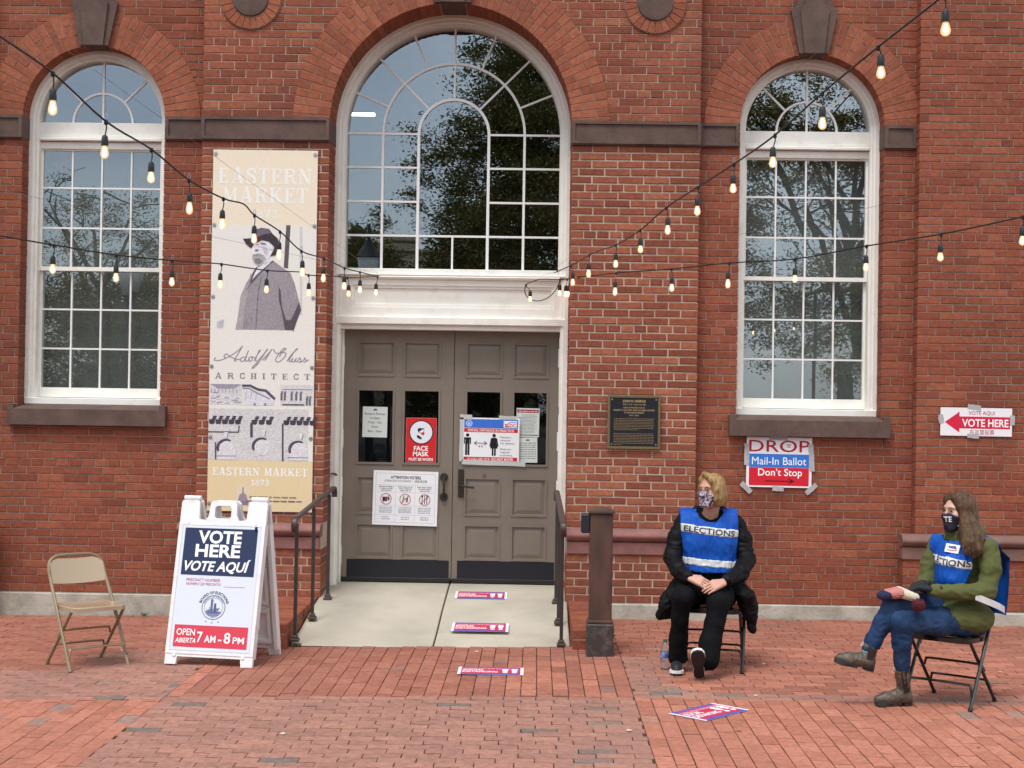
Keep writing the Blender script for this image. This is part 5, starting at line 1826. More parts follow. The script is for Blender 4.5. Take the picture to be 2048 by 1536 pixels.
RU = [(0.141, 0.096, 3.015), (0.28, -0.174, 3.054, 0.178, 0.029), (0.413, -0.945, 3.07, 0.188, -0.009), (0.498, -1.434, 3.065), (0.579, -1.901, 3.051, 0.173, -0.001), (0.709, -2.659, 3.077, 0.161, 0.003), (0.829, -3.358, 3.144, 0.18, 0.016), (0.954, -4.087, 3.172, 0.175, -0.003), (1.077, -4.796, 3.198, 0.164, -0.006), (1.194, -5.477, 3.237, 0.169, -0.016), (1.306, -6.138, 3.313, 0.172, 0.003), (1.416, -6.776, 3.375, 0.087, 0.022), (1.522, -7.395, 3.424, 0.148, 0.012), (1.571, -7.684, 3.461)]
RL = [(0.013, 0.095, 2.955), (0.19, 0.098, 2.954, 0.125, -0.002), (0.252, 0.065, 2.956, 0.155, -0.016), (0.273, 0.023, 2.957, 0.168, -0.011), (0.644, -0.715, 2.946, 0.192, -0.01), (1.035, -1.493, 2.914, 0.179, 0.007), (1.393, -2.206, 2.898, 0.187, -0.015), (1.748, -2.911, 2.863, 0.164, 0.003), (2.085, -3.582, 2.885, 0.163, -0.004), (2.391, -4.191, 2.895, 0.163, -0.004), (2.684, -4.777, 2.929, 0.158, -0.003), (2.788, -4.984, 2.953)]
LOOP = [(0.013, .095, 2.955), (-.06, .095, 2.93), (-0.111, 0.094, 2.9, .132, .064), (-0.119, 0.094, 2.833), (-0.082, 0.096, 2.781), (-0.007, 0.097, 2.76), (0.082, 0.098, 2.788), (0.147, 0.099, 2.851), (0.191, 0.098, 2.94)]
LU = [(-2.33, -9.10, 3.46), (-2.25, -8.30, 3.36, .18, 0)]+LU
LL = [(-4.02, -8.00, 2.95), (-3.72, -7.05, 2.84, .17, 0), (-3.40, -6.05, 2.77, .17, 0)]+LL
RU = RU+[(1.66, -8.35, 3.53, .17, 0), (1.76, -9.10, 3.62)]
RL = RL+[(3.12, -5.68, 2.99, .16, 0), (3.50, -6.45, 3.06, .16, 0), (3.95, -7.40, 3.16)]
def bulb_at(t, p, drop, dx, r):
    """rubber holder hanging from the cord, glass bulb with a glowing core under it"""
    x, y, z = p
    d = drop
    b = (x+dx*.6, y, z)
    g = MB()
    g.cbox(x-.008, x+.008, y-.009, y+.009, z-.016, z+.008, .003)
    g.tube(spline([(x, y, z-.01), (x+dx*.2+.004, y, z-d*.18), (b[0], y, z-d*.38)], 4), .0032, 6)
    q = (b[0], y, z-d*.36)
    g.lathe([(.004, 0), (.010, -.002), (.0150, -.012), (.0165, -.030), (.0172, -.046), (.0165, -.052)], q, 10)
    h = g.build('lamp_holder', 'cable_black', t, smooth=True)
    q2 = (q[0], q[1], q[2]-.050)
    L = max(d-d*.36-.05, .055)
    k = L/.078
    g = MB(); g.lathe([(.012, 0), (.0125, -.010*k), (.0160, -.024*k), (.0190, -.040*k), (.0195, -.050*k), (.0170, -.063*k), (.0105, -.072*k), (.003, -.076*k)], q2, 14)
    g.build('bulb', 'bulb_glass', h, smooth='all')
    g = MB(); g.lathe([(.003, -.010*k), (.007, -.022*k), (.0095, -.038*k), (.0095, -.050*k), (.006, -.060*k), (.002, -.064*k)], q2, 10)
    g.build('filament_glow', 'bulb_core', h, smooth='all')
def string_light(label, nodes, extra=None, wire=True):
    t = thing('string_light', label, 'string light', (0, 0, 0), group='festoon string lights')
    r = random.Random(label)
    g = MB()
    pts = spline([n[:3] for n in nodes], 5)
    g.tube(pts, .0048, 6)
    g.build('cord', 'cable_black', t, smooth=True)
    if extra:
        g = MB(); g.tube(spline([n[:3] for n in extra], 5), .0048, 6); g.build('cord', 'cable_black', t, smooth=True)
    k = 0
    for n in nodes+(extra or []):
        if len(n) > 3:
            bulb_at(t, n[:3], n[3], n[4], r)
            if k % 2 == 0 and n[1] < -1.5:
                g = MB(); c = Vector(n[:3])
                g.tube([c+Vector((.007*math.cos(a*PI/5), 0, .020+.018*math.sin(a*PI/5))) for a in range(11)], .0016, 5)
                g.build('carabiner', 'steel', t, smooth=True)
            k += 1
    if wire:
        a, b = Vector(nodes[0][:3]), Vector(nodes[-1][:3])
        g = MB(); g.tube([a+Vector((0, 0, .05)), b+Vector((0, 0, .03))] if abs(a.y) > abs(b.y) else [a+Vector((0, 0, .03)), b+Vector((0, 0, .05))], .0011, 4)
        g.build('support_wire', 'wire', t)
    return t
string_light('upper left string of lit bulbs climbing to the top left corner', LU)
string_light('lower left string of lit bulbs crossing the left window', LL)
string_light('upper right string of lit bulbs climbing to the top right corner', RU)
string_light('lower right string of lit bulbs with a loop by the lintel', RL, LOOP)
for nd, lb in ((LU[0], 'dark pole holding the far end of the upper left string'), (LL[0], 'dark pole holding the far end of the lower left string'), (RU[-1], 'dark pole holding the far end of the upper right string'), (RL[-1], 'dark pole holding the far end of the lower right string')):
    t = thing('light_pole', lb, 'pole', (nd[0], nd[1], gz(nd[0])), group='poles holding the string lights')
    g = MB(); g.lathe([(.040, -.05), (.040, .02), (.028, .05), (.025, nd[2]+.25), (.018, nd[2]+.30)], n=12); g.build('shaft', 'rail_paint', t, smooth=True)
    g = MB(); g.lathe([(.11, -.01), (.11, .012), (.05, .03)], n=16); g.build('base_plate', 'rail_paint', t, smooth=True)
    g = MB(); g.tube([(0, 0, nd[2]-gz(nd[0])), (-.03 if nd[0] > 0 else .03, .03, nd[2]-gz(nd[0]))], .006, 6); g.build('eye_hook', 'steel', t)
cdt = MB(); cdt.tube([(-1.43, .225, 2.968), (.19, .225, 2.972)], .009, 8)
cdt.build('conduit', 'window_paint', lint, loc=(-X0, 0, 0), smooth=True)

# ------------------------------------------------------------------ things across the street, mirrored in the windows
pieces('leaf_green', [(0, (.10, .115, .04)), (.4, (.17, .18, .06)), (.75, (.26, .22, .07)), (1, (.38, .24, .08))], bump=0, stain=0)
pieces('leaf_gold', [(0, (.12, .12, .04)), (.4, (.22, .20, .06)), (.75, (.34, .27, .075)), (1, (.45, .31, .09))], bump=0, stain=0)
M('bark', (.05, .038, .03), .9, bump=.5, bscale=12)
def tree(label, loc, H, crown, n_leaf, leaf, lmat, seed, nb=9, lobes=None):
    r = random.Random(seed)
    t = thing('tree', label, 'tree', loc, group='trees across the street')
    g = MB()
    g.tube(spline([(0, 0, -.2), (.1, .05, H*.2), (-.1, 0, H*.42), (.05, .1, H*.75)], 4), [.30-.25*i/12 for i in range(13)], 8)
    cx, cy, cz, rx, ry, rz_ = crown
    tips = []
    main = crown
    for i in range(nb):
        cx, cy, cz, rx, ry, rz_ = r.choice(lobes) if lobes else main
        a = 2*PI*i/nb+r.random()
        z0 = H*(.22+.4*r.random())
        e = (cx+rx*.75*math.cos(a)*(.6+.4*r.random()), cy+ry*.75*math.sin(a), cz+rz_*r.uniform(-.6, .8))
        mid = (e[0]*.45, e[1]*.45, z0+(e[2]-z0)*.6)
        P_2 = spline([(0, 0, z0), mid, e], 4)
        g.tube(P_2, [.10-.085*k/8 for k in range(len(P_2))], 5)
        for k in range(5):
            b0 = P_2[r.randrange(3, len(P_2))]
            e2 = b0+Vector((r.gauss(0, 1), r.gauss(0, 1), r.gauss(.4, .8)))*rx*.28
            g.tube([b0, (b0+e2)/2+Vector((0, 0, .15)), e2], [.03, .02, .008], 4)
            tips.append(e2)
        tips.append(P_2[-1])
    g.build('trunk', 'bark', t, smooth=True)
    V, F = [], []
    for i in range(int(n_leaf/130)):
        if r.random() < .4:
            c = Vector(r.choice(tips))+Vector((r.gauss(0, .3), r.gauss(0, .3), r.gauss(0, .3)))
        else:
            cx, cy, cz, rx, ry, rz_ = r.choice(lobes) if lobes else main
            while True:
                u = Vector((r.uniform(-1, 1), r.uniform(-1, 1), r.uniform(-1, 1)))
                if .25 < u.length < 1 and noise.noise(u*2.6+Vector((seed, 0, 0))) > -.05:
                    break
            c = Vector((cx+u.x*rx, cy+u.y*ry, cz+u.z*rz_))
        s = r.uniform(.15, .30)
        for k in range(130):
            p = c+Vector((r.gauss(0, s*1.2), r.gauss(0, s), r.gauss(0, s*.6)))
            a = Vector((r.gauss(0, 1), r.gauss(0, 1), r.gauss(0, .6))).normalized()
            b = a.orthogonal().normalized()
            L = leaf*r.uniform(.6, 1.3)
            q = len(V)
            V += [tuple(p-a*L), tuple(p+b*L*.5), tuple(p+a*L), tuple(p-b*L*.5)]
            F.append((q, q+1, q+2, q+3))
    me = bpy.data.meshes.new('crown'); me.from_pydata(V, [], F)
    obj('crown', me, lmat, t)
    return t
tree('big dark green tree mirrored in the middle of the arched entrance window', (1.5, -30, 0), 13, (-.4, 0, 8.6, 5.6, 4.5, 5.0), 230000, .052, 'leaf_green', 3, 20, [(1.0, 0, 9.0, 4.4, 4, 5.0)]*5+[(-3.7, 0, 8.9, 2.2, 2, 1.7), (-3.0, 0, 6.4, 1.8, 2, 1.6), (-2.2, 0, 11.4, 1.7, 2, 1.6), (-2.0, 0, 10.0, 1.9, 2, 1.8), (-3.0, 0, 4.2, 2.4, 2, 1.0)])
tree('autumn tree with thin branches mirrored in the right window', (8.6, -27, 0), 12, (0, 0, 7.2, 5.0, 4.5, 5.4), 70000, .048, 'leaf_gold', 5, 16)
tree('sparse bare-topped tree mirrored in the left window', (-13.4, -31, 0), 8, (0, 0, 5.6, 3.4, 3, 2.8), 16000, .042, 'leaf_green', 8, 12)
tree('low yellow-green tree mirrored in the lower left window', (-11.0, -25, 0), 5, (0, 0, 3.0, 2.6, 2, 1.9), 42000, .05, 'leaf_gold', 9, 8)
tree('dark leafy tree mirrored at the bottom of the entrance window', (-7.5, -44, 0), 9, (0, 0, 5.2, 3.4, 3, 3.4), 36000, .065, 'leaf_green', 12, 8)
tree('dense dark tree mirrored in the door panes', (-2.5, -36, 0), 7, (0, 0, 3.6, 6, 3, 3.0), 46000, .065, 'leaf_green', 13, 9)

M('cream_wall', (.52, .44, .30), .8)
M('dark_window', (.03, .035, .045), .2)
bh = thing('cream_building', 'cream cornice building mirrored at the bottom of the entrance window', 'building', (-9.5, -82, 0))
g = MB(); g.box(-9, 9, -8, 0, -.2, 11.6); g.build('wall', 'cream_wall', bh)
g = MB(); g.cbox(-9.3, 9.3, -8, .5, 11.61, 12.2, .08); g.cbox(-9.5, 9.5, -8, .7, 12.21, 12.6, .08); g.build('cornice', 'cream_wall', bh)
for i in range(11):
    for z in (1.2, 4.8, 8.6):
        g = MB(); g.cbox(-8.2+i*1.6-.4, -8.2+i*1.6+.4, -.05, .06, z, z+2.0, .02); g.build('window', 'dark_window', bh)
M('lamp_iron', (.012, .014, .013), .5)
M('lamp_glass', (.62, .64, .60), .3)
for (x, y, lb) in ((-3.35, -15.2, 'black street lamp mirrored low in the entrance window'), (-3.95, -21.0, 'farther street lamp mirrored beside the first one'), (-9.4, -20.0, 'black street lamp mirrored in the left window')):
    t = thing('street_lamp', lb, 'street lamp', (x, y, 0), group='street lamps across the plaza')
    g = MB(); g.lathe([(.16, -.15), (.15, .3), (.07, .5), (.05, 1.0), (.045, 4.0), (.07, 4.05), (.10, 4.15)], n=12); g.build('post', 'lamp_iron', t, smooth=True)
    g = MB(); g.lathe([(.12, 4.16), (.20, 4.5), (.22, 4.75)], n=14); g.build('globe', 'lamp_glass', t, smooth='all')
    g = MB(); g.lathe([(.25, 4.76), (.22, 4.80), (.10, 5.0), (.03, 5.12), (.02, 5.3)], n=14); g.build('cap', 'lamp_iron', t, smooth=True)

# ------------------------------------------------------------------ people
M('skin', (.50, .27, .19), .5, col2=(.55, .30, .22), scale=30)
M('skin_pale', (.56, .34, .26), .5, col2=(.60, .36, .28), scale=30)
M('blonde_hair', (.47, .32, .135), .5, spec=.2, col2=(.20, .115, .045), scale=9, detail=6, stretch=(6, 6, .5), bump=1.0, bscale=18)
M('brown_hair', (.050, .026, .013), .5, spec=.2, col2=(.135, .078, .042), scale=7, detail=6, stretch=(6, 6, .45), bump=1.0, bscale=18)
M('black_coat', (.0045, .0045, .0058), .6, bump=.35, bscale=22, spec=.16)
M('black_trousers', (.0042, .0044, .006), .8, bump=.3, bscale=16, spec=.12)
M('vest_blue', (.004, .092, .46), .65, col2=(.003, .062, .36), scale=7, bump=.3, bscale=18, spec=.25)
M('vest_mesh', (.02, .05, .26), .7, col2=(.025, .04, .16), scale=7)
M('reflective_band', (.66, .67, .66), .45, col2=(.56, .57, .57), scale=40)
M('black_letters', (.012, .012, .014), .6)
M('white_letters', (.75, .75, .76), .6)
M('olive_cloth', (.082, .094, .031), .85, col2=(.105, .118, .042), scale=5, bump=.35, bscale=18, spec=.2)
M('denim', (.013, .036, .095), .8, col2=(.045, .092, .19), scale=6, detail=6, lo=.48, hi=.80, bump=.4, bscale=26, spec=.2)
M('boot_leather', (.060, .047, .036), .5, col2=(.115, .088, .060), scale=16, detail=6, bump=.2, bscale=40)
M('boot_elastic', (.022, .010, .010), .9)
M('boot_sole', (.030, .028, .026), .8)
M('shoe_black', (.012, .013, .016), .6)
M('sole_white', (.72, .72, .70), .6)
M('mask_navy', (.008, .009, .024), .7)
M('mask_pattern', (.50, .46, .52), .8, col2=(.035, .02, .06), scale=55, detail=2, lo=.46, hi=.54)
M('eye_white', (.70, .68, .66), .2)
M('iris', (.03, .022, .018), .2)
M('brow', (.10, .065, .04), .8)
M('glasses_rim', (.25, .16, .14), .3, metal=.4)
M('glove_black', (.009, .009, .011), .8, bump=.4, bscale=60)
M('knit_pink', (.48, .19, .17), .95, bump=.7, bscale=90)
M('knit_cream', (.62, .56, .42), .95, bump=.7, bscale=90)
M('knit_navy', (.012, .016, .06), .95, bump=.7, bscale=90)
M('pompom_red', (.095, .012, .022), .95, bump=.6, bscale=90)
M('sock_teal', (.13, .26, .27), .9)

def V3(*a): return np.array(a, np.float64)
class Frame:
    """a head's own axes: l = the person's left, f = forward, u = up"""
    def __init__(s, c, f, tilt=0.0):
        s.c = V3(*c)
        f = np.array([f[0], f[1], 0.0]); f /= np.linalg.norm(f)
        u = np.array([0, 0, 1.0])
        s.l = np.cross(u, f)
        s.f = f*math.cos(tilt)+u*math.sin(tilt)
        s.u = np.cross(s.f, s.l)
    def __call__(s, l, f, u):
        return s.c+s.l*l+s.f*f+s.u*u
    @property
    def rot(s):
        return Matrix([list(r) for r in np.stack([s.l, s.f, s.u], 1)])

def add_head(F, H, grow=0.0, k=.018):
    R = H.rot
    g = grow
    F.ell(H(0, -.012, .035), (.073+g, .092+g, .090+g), k, R)
    F.ell(H(0, .030, -.040), (.058+g, .060+g, .074+g), k, R)
    F.cone(H(-.012, .066, -.094), H(.012, .066, -.094), .022+g, .022+g, k)
    F.ell(H(0, .070, .034), (.050+g, .020+g, .018+g), k, R)
    F.cone(H(0, .088, .014), H(0, .104, -.020), .0085+g, .0125+g, .010)
    for s in (-1, 1):
        F.ell(H(s*.040, .058, -.012), (.024+g, .022+g, .024+g), k, R)

def intersect_ell(F, c, r, rot):
    sl, X, Y, Z = F.block(F.lo, F.lo+F.res*F.n)
    P = np.stack([X-c[0], Y-c[1], Z-c[2]], -1)@np.array(rot, np.float32)
    q = np.sqrt(((P/np.array(r, np.float32))**2).sum(-1))
    F.D[sl] = np.maximum(F.D[sl], (q-1)*min(r))

def add_hand(F, w, d, n, side, spread=1.0, curl=(.25, .7, 1.1), g=0.0):
    w, d, n = V3(*w), V3(*d), V3(*n)
    d /= np.linalg.norm(d); n = n-d*(n@d); n /= np.linalg.norm(n)
    l = np.cross(d, n)*side
    for t in (-.020, -.006, .008, .020):
        F.cone(w+l*t*.7, w+d*.080+l*t*1.25, .0165+g, .0145+g, .008)
    for i, L in enumerate((.064, .073, .068, .052)):
        b = w+d*.078+l*(.030-.0205*i)*spread
        p = [b]
        for a, m in zip(curl, (.42, .34, .28)):
            v = d*math.cos(a)+n*math.sin(a)
            p.append(p[-1]+v*L*m*1.15)
        F.chain(p, [.0086+g, .0080+g, .0073+g, .0062+g], .0015)
    b = w+d*.026+l*.026
    v = d*.72+l*.55+n*.35; v /= np.linalg.norm(v)
    v2 = d*.9+l*.12+n*.42; v2 /= np.linalg.norm(v2)
    F.chain([b, b+v*.036, b+v*.036+v2*.030], [.0125+g, .0102+g, .0085+g], .006)

def field_part(F, name, mat, parent, warp=None):
    return obj(name, F.mesh(name, warp=warp), mat, parent)

def eyes(H, person, brow='brow', look=(0, 0)):
    for s in (-1, 1):
        g = MB()
        c = H(s*.031, .0735, .013)
        n = 8
        V, F = [], []
        for i in range(n+1):
            for j in range(12):
                a, b = PI*i/n, 2*PI*j/12
                V.append(tuple(c+.0125*(H.l*math.sin(a)*math.cos(b)*1.0+H.u*math.sin(a)*math.sin(b)*.42+H.f*math.cos(a))))
        for i in range(n):
            for j in range(12):
                F.append((i*12+j, i*12+(j+1) % 12, (i+1)*12+(j+1) % 12, (i+1)*12+j))
        k = len(F)
        g.add(V, F); g.m = [1 if q < 36 else 0 for q in range(k)]
        g.build('eye', ['eye_white', 'iris'], person, smooth='all')
        g = MB(); g.tube(spline([H(s*.013, .092, .031), H(s*.030, .0905, .0375), H(s*.048, .079, .033)], 4), [.0022]*4+[.0026]*3+[.0014]*2, 5)
        g.build('eyebrow', brow, person)

def wrap_text(txt, mesh_obj, c, right, upv, h, w, bold, mat, name, parent, push=.0022):
    """letters laid on a curved cloth: each corner is dropped onto the surface"""
    me = mesh_obj.data
    bvh = BVHTree.FromPolygons([v.co for v in me.vertices], [tuple(p.vertices) for p in me.polygons])
    V, F = text_mesh(txt, bold)
    bm = bmesh.new()
    vs = [bm.verts.new((p[0], p[1], 0)) for p in V]
    for f in F:
        try:
            bm.faces.new([vs[i] for i in f])
        except ValueError:
            pass
    bmesh.ops.subdivide_edges(bm, edges=[e for e in bm.edges if e.calc_length() > .25], cuts=2, use_grid_fill=False)
    bmesh.ops.triangulate(bm, faces=bm.faces)
    x0, x1 = min(v.co.x for v in bm.verts), max(v.co.x for v in bm.verts)
    right, upv = Vector(right).normalized(), Vector(upv).normalized()
    nrm = right.cross(upv).normalized()                 # towards the viewer of the text
    miss = []
    for v in bm.verts:
        p = Vector(c)+right*((v.co.x-(x0+x1)/2)*w/(x1-x0))+upv*((v.co.y-.36)*h/.72)
        hit = bvh.ray_cast(p+nrm*.4, -nrm)
        if not hit[0] or (hit[0]-p).length > .2:
            miss.append(v)
            continue
        v.co = hit[0]+nrm*push
    bmesh.ops.delete(bm, geom=miss, context='VERTS')
    m = bpy.data.meshes.new(name); bm.to_mesh(m); bm.free()
    return obj(name, m, mat, parent)

SOLE = [(0, .0), (.004, .018), (.018, .030), (.05, .032), (.10, .029), (.15, .037), (.19, .042), (.225, .038), (.25, .024), (.258, 0)]
def shoe_sole(heel, fdir, upn, L, th, mat, name, parent, wide=1.0):
    heel, f, u = Vector(heel), Vector(fdir).normalized(), Vector(upn)
    u = (u-f*u.dot(f)).normalized(); s = f.cross(u)
    k = L/.258
    lp = [(a*k, b*k*wide) for a, b in SOLE]+[(a*k, -b*k*wide) for a, b in SOLE[-2:0:-1]]
    n = len(lp)
    g = MB()
    V = [tuple(heel+f*a+s*b+u*(h+.010*max(0, a/L-.75)*4*.6)) for h in (0, th) for a, b in lp]
    g.add(V, [tuple(range(n)), tuple(range(2*n-1, n-1, -1))]+[(i, (i+1) % n, n+(i+1) % n, n+i) for i in range(n)])
    return g.build(name, mat, parent)

# ---- blonde person, black coat, blue vest
p1 = None
H = Frame((1.248, -2.495, 1.242), (-.70, -.714), .0)
F = Field((.85, -3.25, -.02), (1.70, -2.18, 1.42), .0048)
add_head(F, H)
for s in (-1, 1):
    F.ell(H(s*.072, -.010, .002), (.011, .018, .030), .008, H.rot)
F.cone(H(0, -.028, -.075), (1.25, -2.43, 1.07), .050, .056, .02)
F.ell((1.25, -2.40, .90), (.150, .095, .19), .03); F.ell((1.25, -2.40, .60), (.14, .10, .17), .04)
F.cone((1.09, -2.40, 1.02), (1.41, -2.40, 1.02), .048, .048, .03)
for pts in (((1.07, -2.40, 1.01), (.985, -2.47, .765), (1.072, -2.785, .668)), ((1.43, -2.40, 1.01), (1.515, -2.47, .76), (1.315, -2.80, .650))):
    F.chain([pts[0], pts[1], tuple((np.array(pts[1])+np.array(pts[2]))/2+np.array((0, .012, -.004))), pts[2]], [.034, .026, .024, .024], .01)
for pts in (((1.14, -2.44, .50), (1.02, -2.84, .535), (1.005, -2.70, .10)), ((1.36, -2.44, .50), (1.265, -2.86, .50), (1.185, -2.94, .11))):
    F.chain(pts, [.075, .050, .036], .02)
add_hand(F, (1.078, -2.80, .664), (.88, -.34, -.28), (0, .72, -.62), 1, curl=(.10, .35, .6))
add_hand(F, (1.300, -2.828, .640), (-.88, -.36, -.30), (0, .72, -.62), -1, curl=(.08, .30, .6))
me = F.mesh('person')
person1 = obj('person', me, 'skin')
tag(person1, 'seated blonde person with patterned mask, black coat and blue vest', 'person')
eyes(H, person1)
# hair: chin-length, parted on one side
F = Field(H.c-.17, H.c+.17, .0055)
R = H.rot
F.ell(H(0, -.022, .044), (.082, .101, .089), .02, R)
F.ell(H(.062, -.010, -.020), (.034, .070, .085), .02, R); F.ell(H(-.060, -.022, -.015), (.030, .062, .075), .02, R)
F.ell(H(0, -.070, -.030), (.078, .046, .082), .03, R)
F.chain([H(-.034, .040, .126), H(.020, .064, .116), H(.058, .060, .080), H(.078, .042, .020), H(.078, .026, -.045), H(.070, .020, -.085)], [.015, .018, .021, .022, .020, .010], .016)
F.chain([H(-.034, .040, .126), H(-.062, .040, .085), H(-.074, .025, .030), H(-.072, .010, -.05)], [.013, .014, .013, .010], .014)
F.ell(H(-.012, .096, -.010), (.063, .062, .108), .01, R, op='cut')
field_part(F, 'hair', 'blonde_hair', person1, (.007, 26, (1, 1, .22)))
F = Field(H.c-.16, H.c+.16, .005)
add_head(F, H, .008)
intersect_ell(F, H(0, .080, -.050), (.084, .075, .056), R)
mask1 = field_part(F, 'face_mask', 'mask_pattern', person1, (.003, 60, (1, 1, 1)))
g = MB()
for s in (-1, 1):
    g.tube(spline([H(s*.052, .062, -.02), H(s*.070, .02, -.012), H(s*.078, -.008, .01)], 4), .002, 5)
    ring = [H(s*.031+.022*math.cos(a), .102-.010*abs(math.cos(a)), .010+.016*math.sin(a)) for a in np.linspace(0, 2*PI, 15)[:-1]]
g.build('ear_loops', 'mask_pattern', person1)
g = MB()
for s in (-1, 1):
    g.tube([H(s*.031+.023*math.cos(a), .101-.008*(math.cos(a)*s > .3), .009+.017*math.sin(a)) for a in np.linspace(0, 2*PI, 15)[:-1]], .0016, 5, closed=True)
    g.tube([H(s*.054, .092, .012), H(s*.075, .02, .014)], .0016, 5)
g.tube([H(-.008, .103, .012), H(.008, .103, .012)], .0016, 5)
g.build('glasses', 'glasses_rim', person1, smooth=True)
# trousers
F = Field((.85, -3.12, .02), (1.60, -2.25, .70), .0085)
F.ell((1.25, -2.42, .52), (.19, .15, .085), .03)
F.chain([(1.14, -2.46, .515), (1.06, -2.70, .535), (1.022, -2.835, .532), (1.012, -2.80, .40), (1.008, -2.74, .24), (1.006, -2.70, .10)], [.096, .086, .071, .060, .062, .067], .025)
F.chain([(1.36, -2.46, .515), (1.30, -2.70, .525), (1.265, -2.855, .500), (1.24, -2.88, .38), (1.21, -2.91, .24), (1.19, -2.94, .13)], [.098, .090, .076, .066, .072, .080], .025)
sl_b, X, Y, Z = F.block(F.lo, F.lo+F.res*F.n)
F.D[sl_b] = np.maximum(F.D[sl_b], .055-Z)
field_part(F, 'trousers', 'black_trousers', person1, (.009, 8, (1.6, 1.6, .8)))
# coat with open skirts hanging beside the chair
def torso1(F, grow=0.0):
    g = grow
    F.ell((1.25, -2.405, .64), (.185+g, .150+g, .20+g), .05); F.ell((1.25, -2.405, .88), (.190+g, .135+g, .20+g), .05)
    F.cone((1.08, -2.40, 1.005), (1.42, -2.40, 1.005), .074+g, .074+g, .04)
F = Field((.80, -2.92, .20), (1.70, -2.12, 1.20), .0085)
torso1(F)
F.chain([(1.07, -2.40, 1.01), (1.02, -2.42, .90), (.985, -2.46, .765), (1.01, -2.62, .70), (1.066, -2.775, .668)], [.070, .068, .064, .056, .044], .02)
F.chain([(1.43, -2.40, 1.01), (1.48, -2.42, .90), (1.515, -2.46, .76), (1.45, -2.63, .69), (1.33, -2.79, .652)], [.070, .068, .064, .056, .044], .02)
for a in np.linspace(0, PI, 9):
    F.cone((1.25+.085*math.cos(a), -2.40+.075*math.sin(a)*1.0, 1.06), (1.25+.10*math.cos(a), -2.40+.095*math.sin(a), 1.115), .026, .020, .02)
F.ell((1.25, -2.265, 1.03), (.14, .07, .07), .03)
F.chain([(1.08, -2.50, .58), (1.0, -2.58, .52), (.93, -2.57, .44), (.895, -2.55, .37)], [.06, .055, .045, .032], .03)
F.chain([(1.05, -2.34, .56), (.96, -2.40, .46), (.915, -2.45, .37)], [.07, .05, .03], .03)
F.chain([(.93, -2.57, .44), (.96, -2.45, .40)], [.035, .035], .03)
F.chain([(1.06, -2.52, .56), (1.0, -2.54, .46), (.975, -2.54, .375)], [.05, .035, .025], .03); F.chain([(.90, -2.55, .37), (.985, -2.54, .37)], [.026, .022], .03); F.chain([(.95, -2.56, .45), (.94, -2.55, .38)], [.03, .026], .03)
F.chain([(1.42, -2.52, .58), (1.49, -2.62, .53), (1.535, -2.60, .42), (1.545, -2.58, .28)], [.06, .05, .036, .022], .03)
F.chain([(1.45, -2.34, .56), (1.54, -2.40, .46), (1.57, -2.45, .36)], [.07, .05, .025], .03)
F.chain([(1.53, -2.60, .45), (1.56, -2.45, .42)], [.03, .03], .03)
F.chain([(1.46, -2.60, .54), (1.49, -2.60, .42), (1.53, -2.585, .29)], [.04, .03, .018], .03); F.chain([(1.47, -2.60, .48), (1.55, -2.58, .45)], [.03, .03], .03)
F.chain([(1.39, -2.62, .585), (1.46, -2.66, .54)], [.045, .04], .03)
field_part(F, 'coat', 'black_coat', person1, (.012, 8, (1, 1, 2.2)))
# vest
def vest_shell(F, off, th):
    F.D = np.abs(F.D-off)-th
def clip(F, fn):
    sl, X, Y, Z = F.block(F.lo, F.lo+F.res*F.n)
    F.D[sl] = np.maximum(F.D[sl], fn(X, Y, Z))
def vest1(off, th, fn, name, mat):
    F = Field((.98, -2.78, .58), (1.52, -2.10, 1.16), .0075)
    torso1(F)
    vest_shell(F, off, th)
    clip(F, lambda X, Y, Z: np.maximum(np.maximum(1.048-.03*(Z-.7)-X, X-(1.432+.03*(Z-.7))), (.672+.12*np.maximum(0, 1.18-X)+.05*np.maximum(0, X-1.36))-Z))
    q = H(0, 0, 0)
    clip(F, lambda X, Y, Z: 1-np.sqrt(((X-1.245)/.092)**2+((Y+2.46)/.13)**2+((Z-1.115)/.105)**2))
    if fn:
        clip(F, fn)
    return field_part(F, name, mat, person1, (.011, 11, (1.9, 1.9, .6)) if name == 'vest' else (.011, 11, (1.9, 1.9, .6)))
vest_o = vest1(.030, .008, None, 'vest', 'vest_blue')
s1 = vest1(.034, .008, lambda X, Y, Z: np.abs(Z-(.968-.105*(X-1.235)))-.029, 'reflective_stripe', 'reflective_band')
s2 = vest1(.034, .008, lambda X, Y, Z: np.abs(Z-(.742-.075*(X-1.235)))-.026, 'reflective_stripe', 'reflective_band')
wrap_text('ELECTIONS', s1, (1.236, -2.55, .968), (1, 0, -.105), (.105, 0, 1), .040, .362, .018, 'black_letters', 'vest_print', person1)
# shoes
def trainer(heel, toe, upn, ankle, L):
    F = Field(np.minimum(heel, toe)-.12, np.maximum(heel, toe)+.14, .006)
    h, t = V3(*heel), V3(*toe); u = V3(*upn); d = (t-h)/np.linalg.norm(t-h)
    F.chain([h+d*.035+u*.045, h+d*.12+u*.048, h+d*.19+u*.038, h+d*.225+u*.032], [.034, .036, .034, .024], .02)
    F.cone(h+d*.045+u*.05, V3(*ankle), .036, .038, .02)
    o = field_part(F, 'shoe', 'shoe_black', person1)
    shoe_sole(heel, d, u, L, .012, 'shoe_black', 'outsole', o, 1.12)
    shoe_sole(h+u*.0125, d, u, L*.995, .019, 'sole_white', 'midsole', o, 1.18)
trainer((1.008, -2.625, 0), (.985, -2.87, 0), (0, 0, 1), (1.005, -2.69, .10), .262)
trainer((1.128, -2.985, .008), (1.098, -3.13, .205), (0.02, .80, .60), (1.178, -2.945, .12), .258)

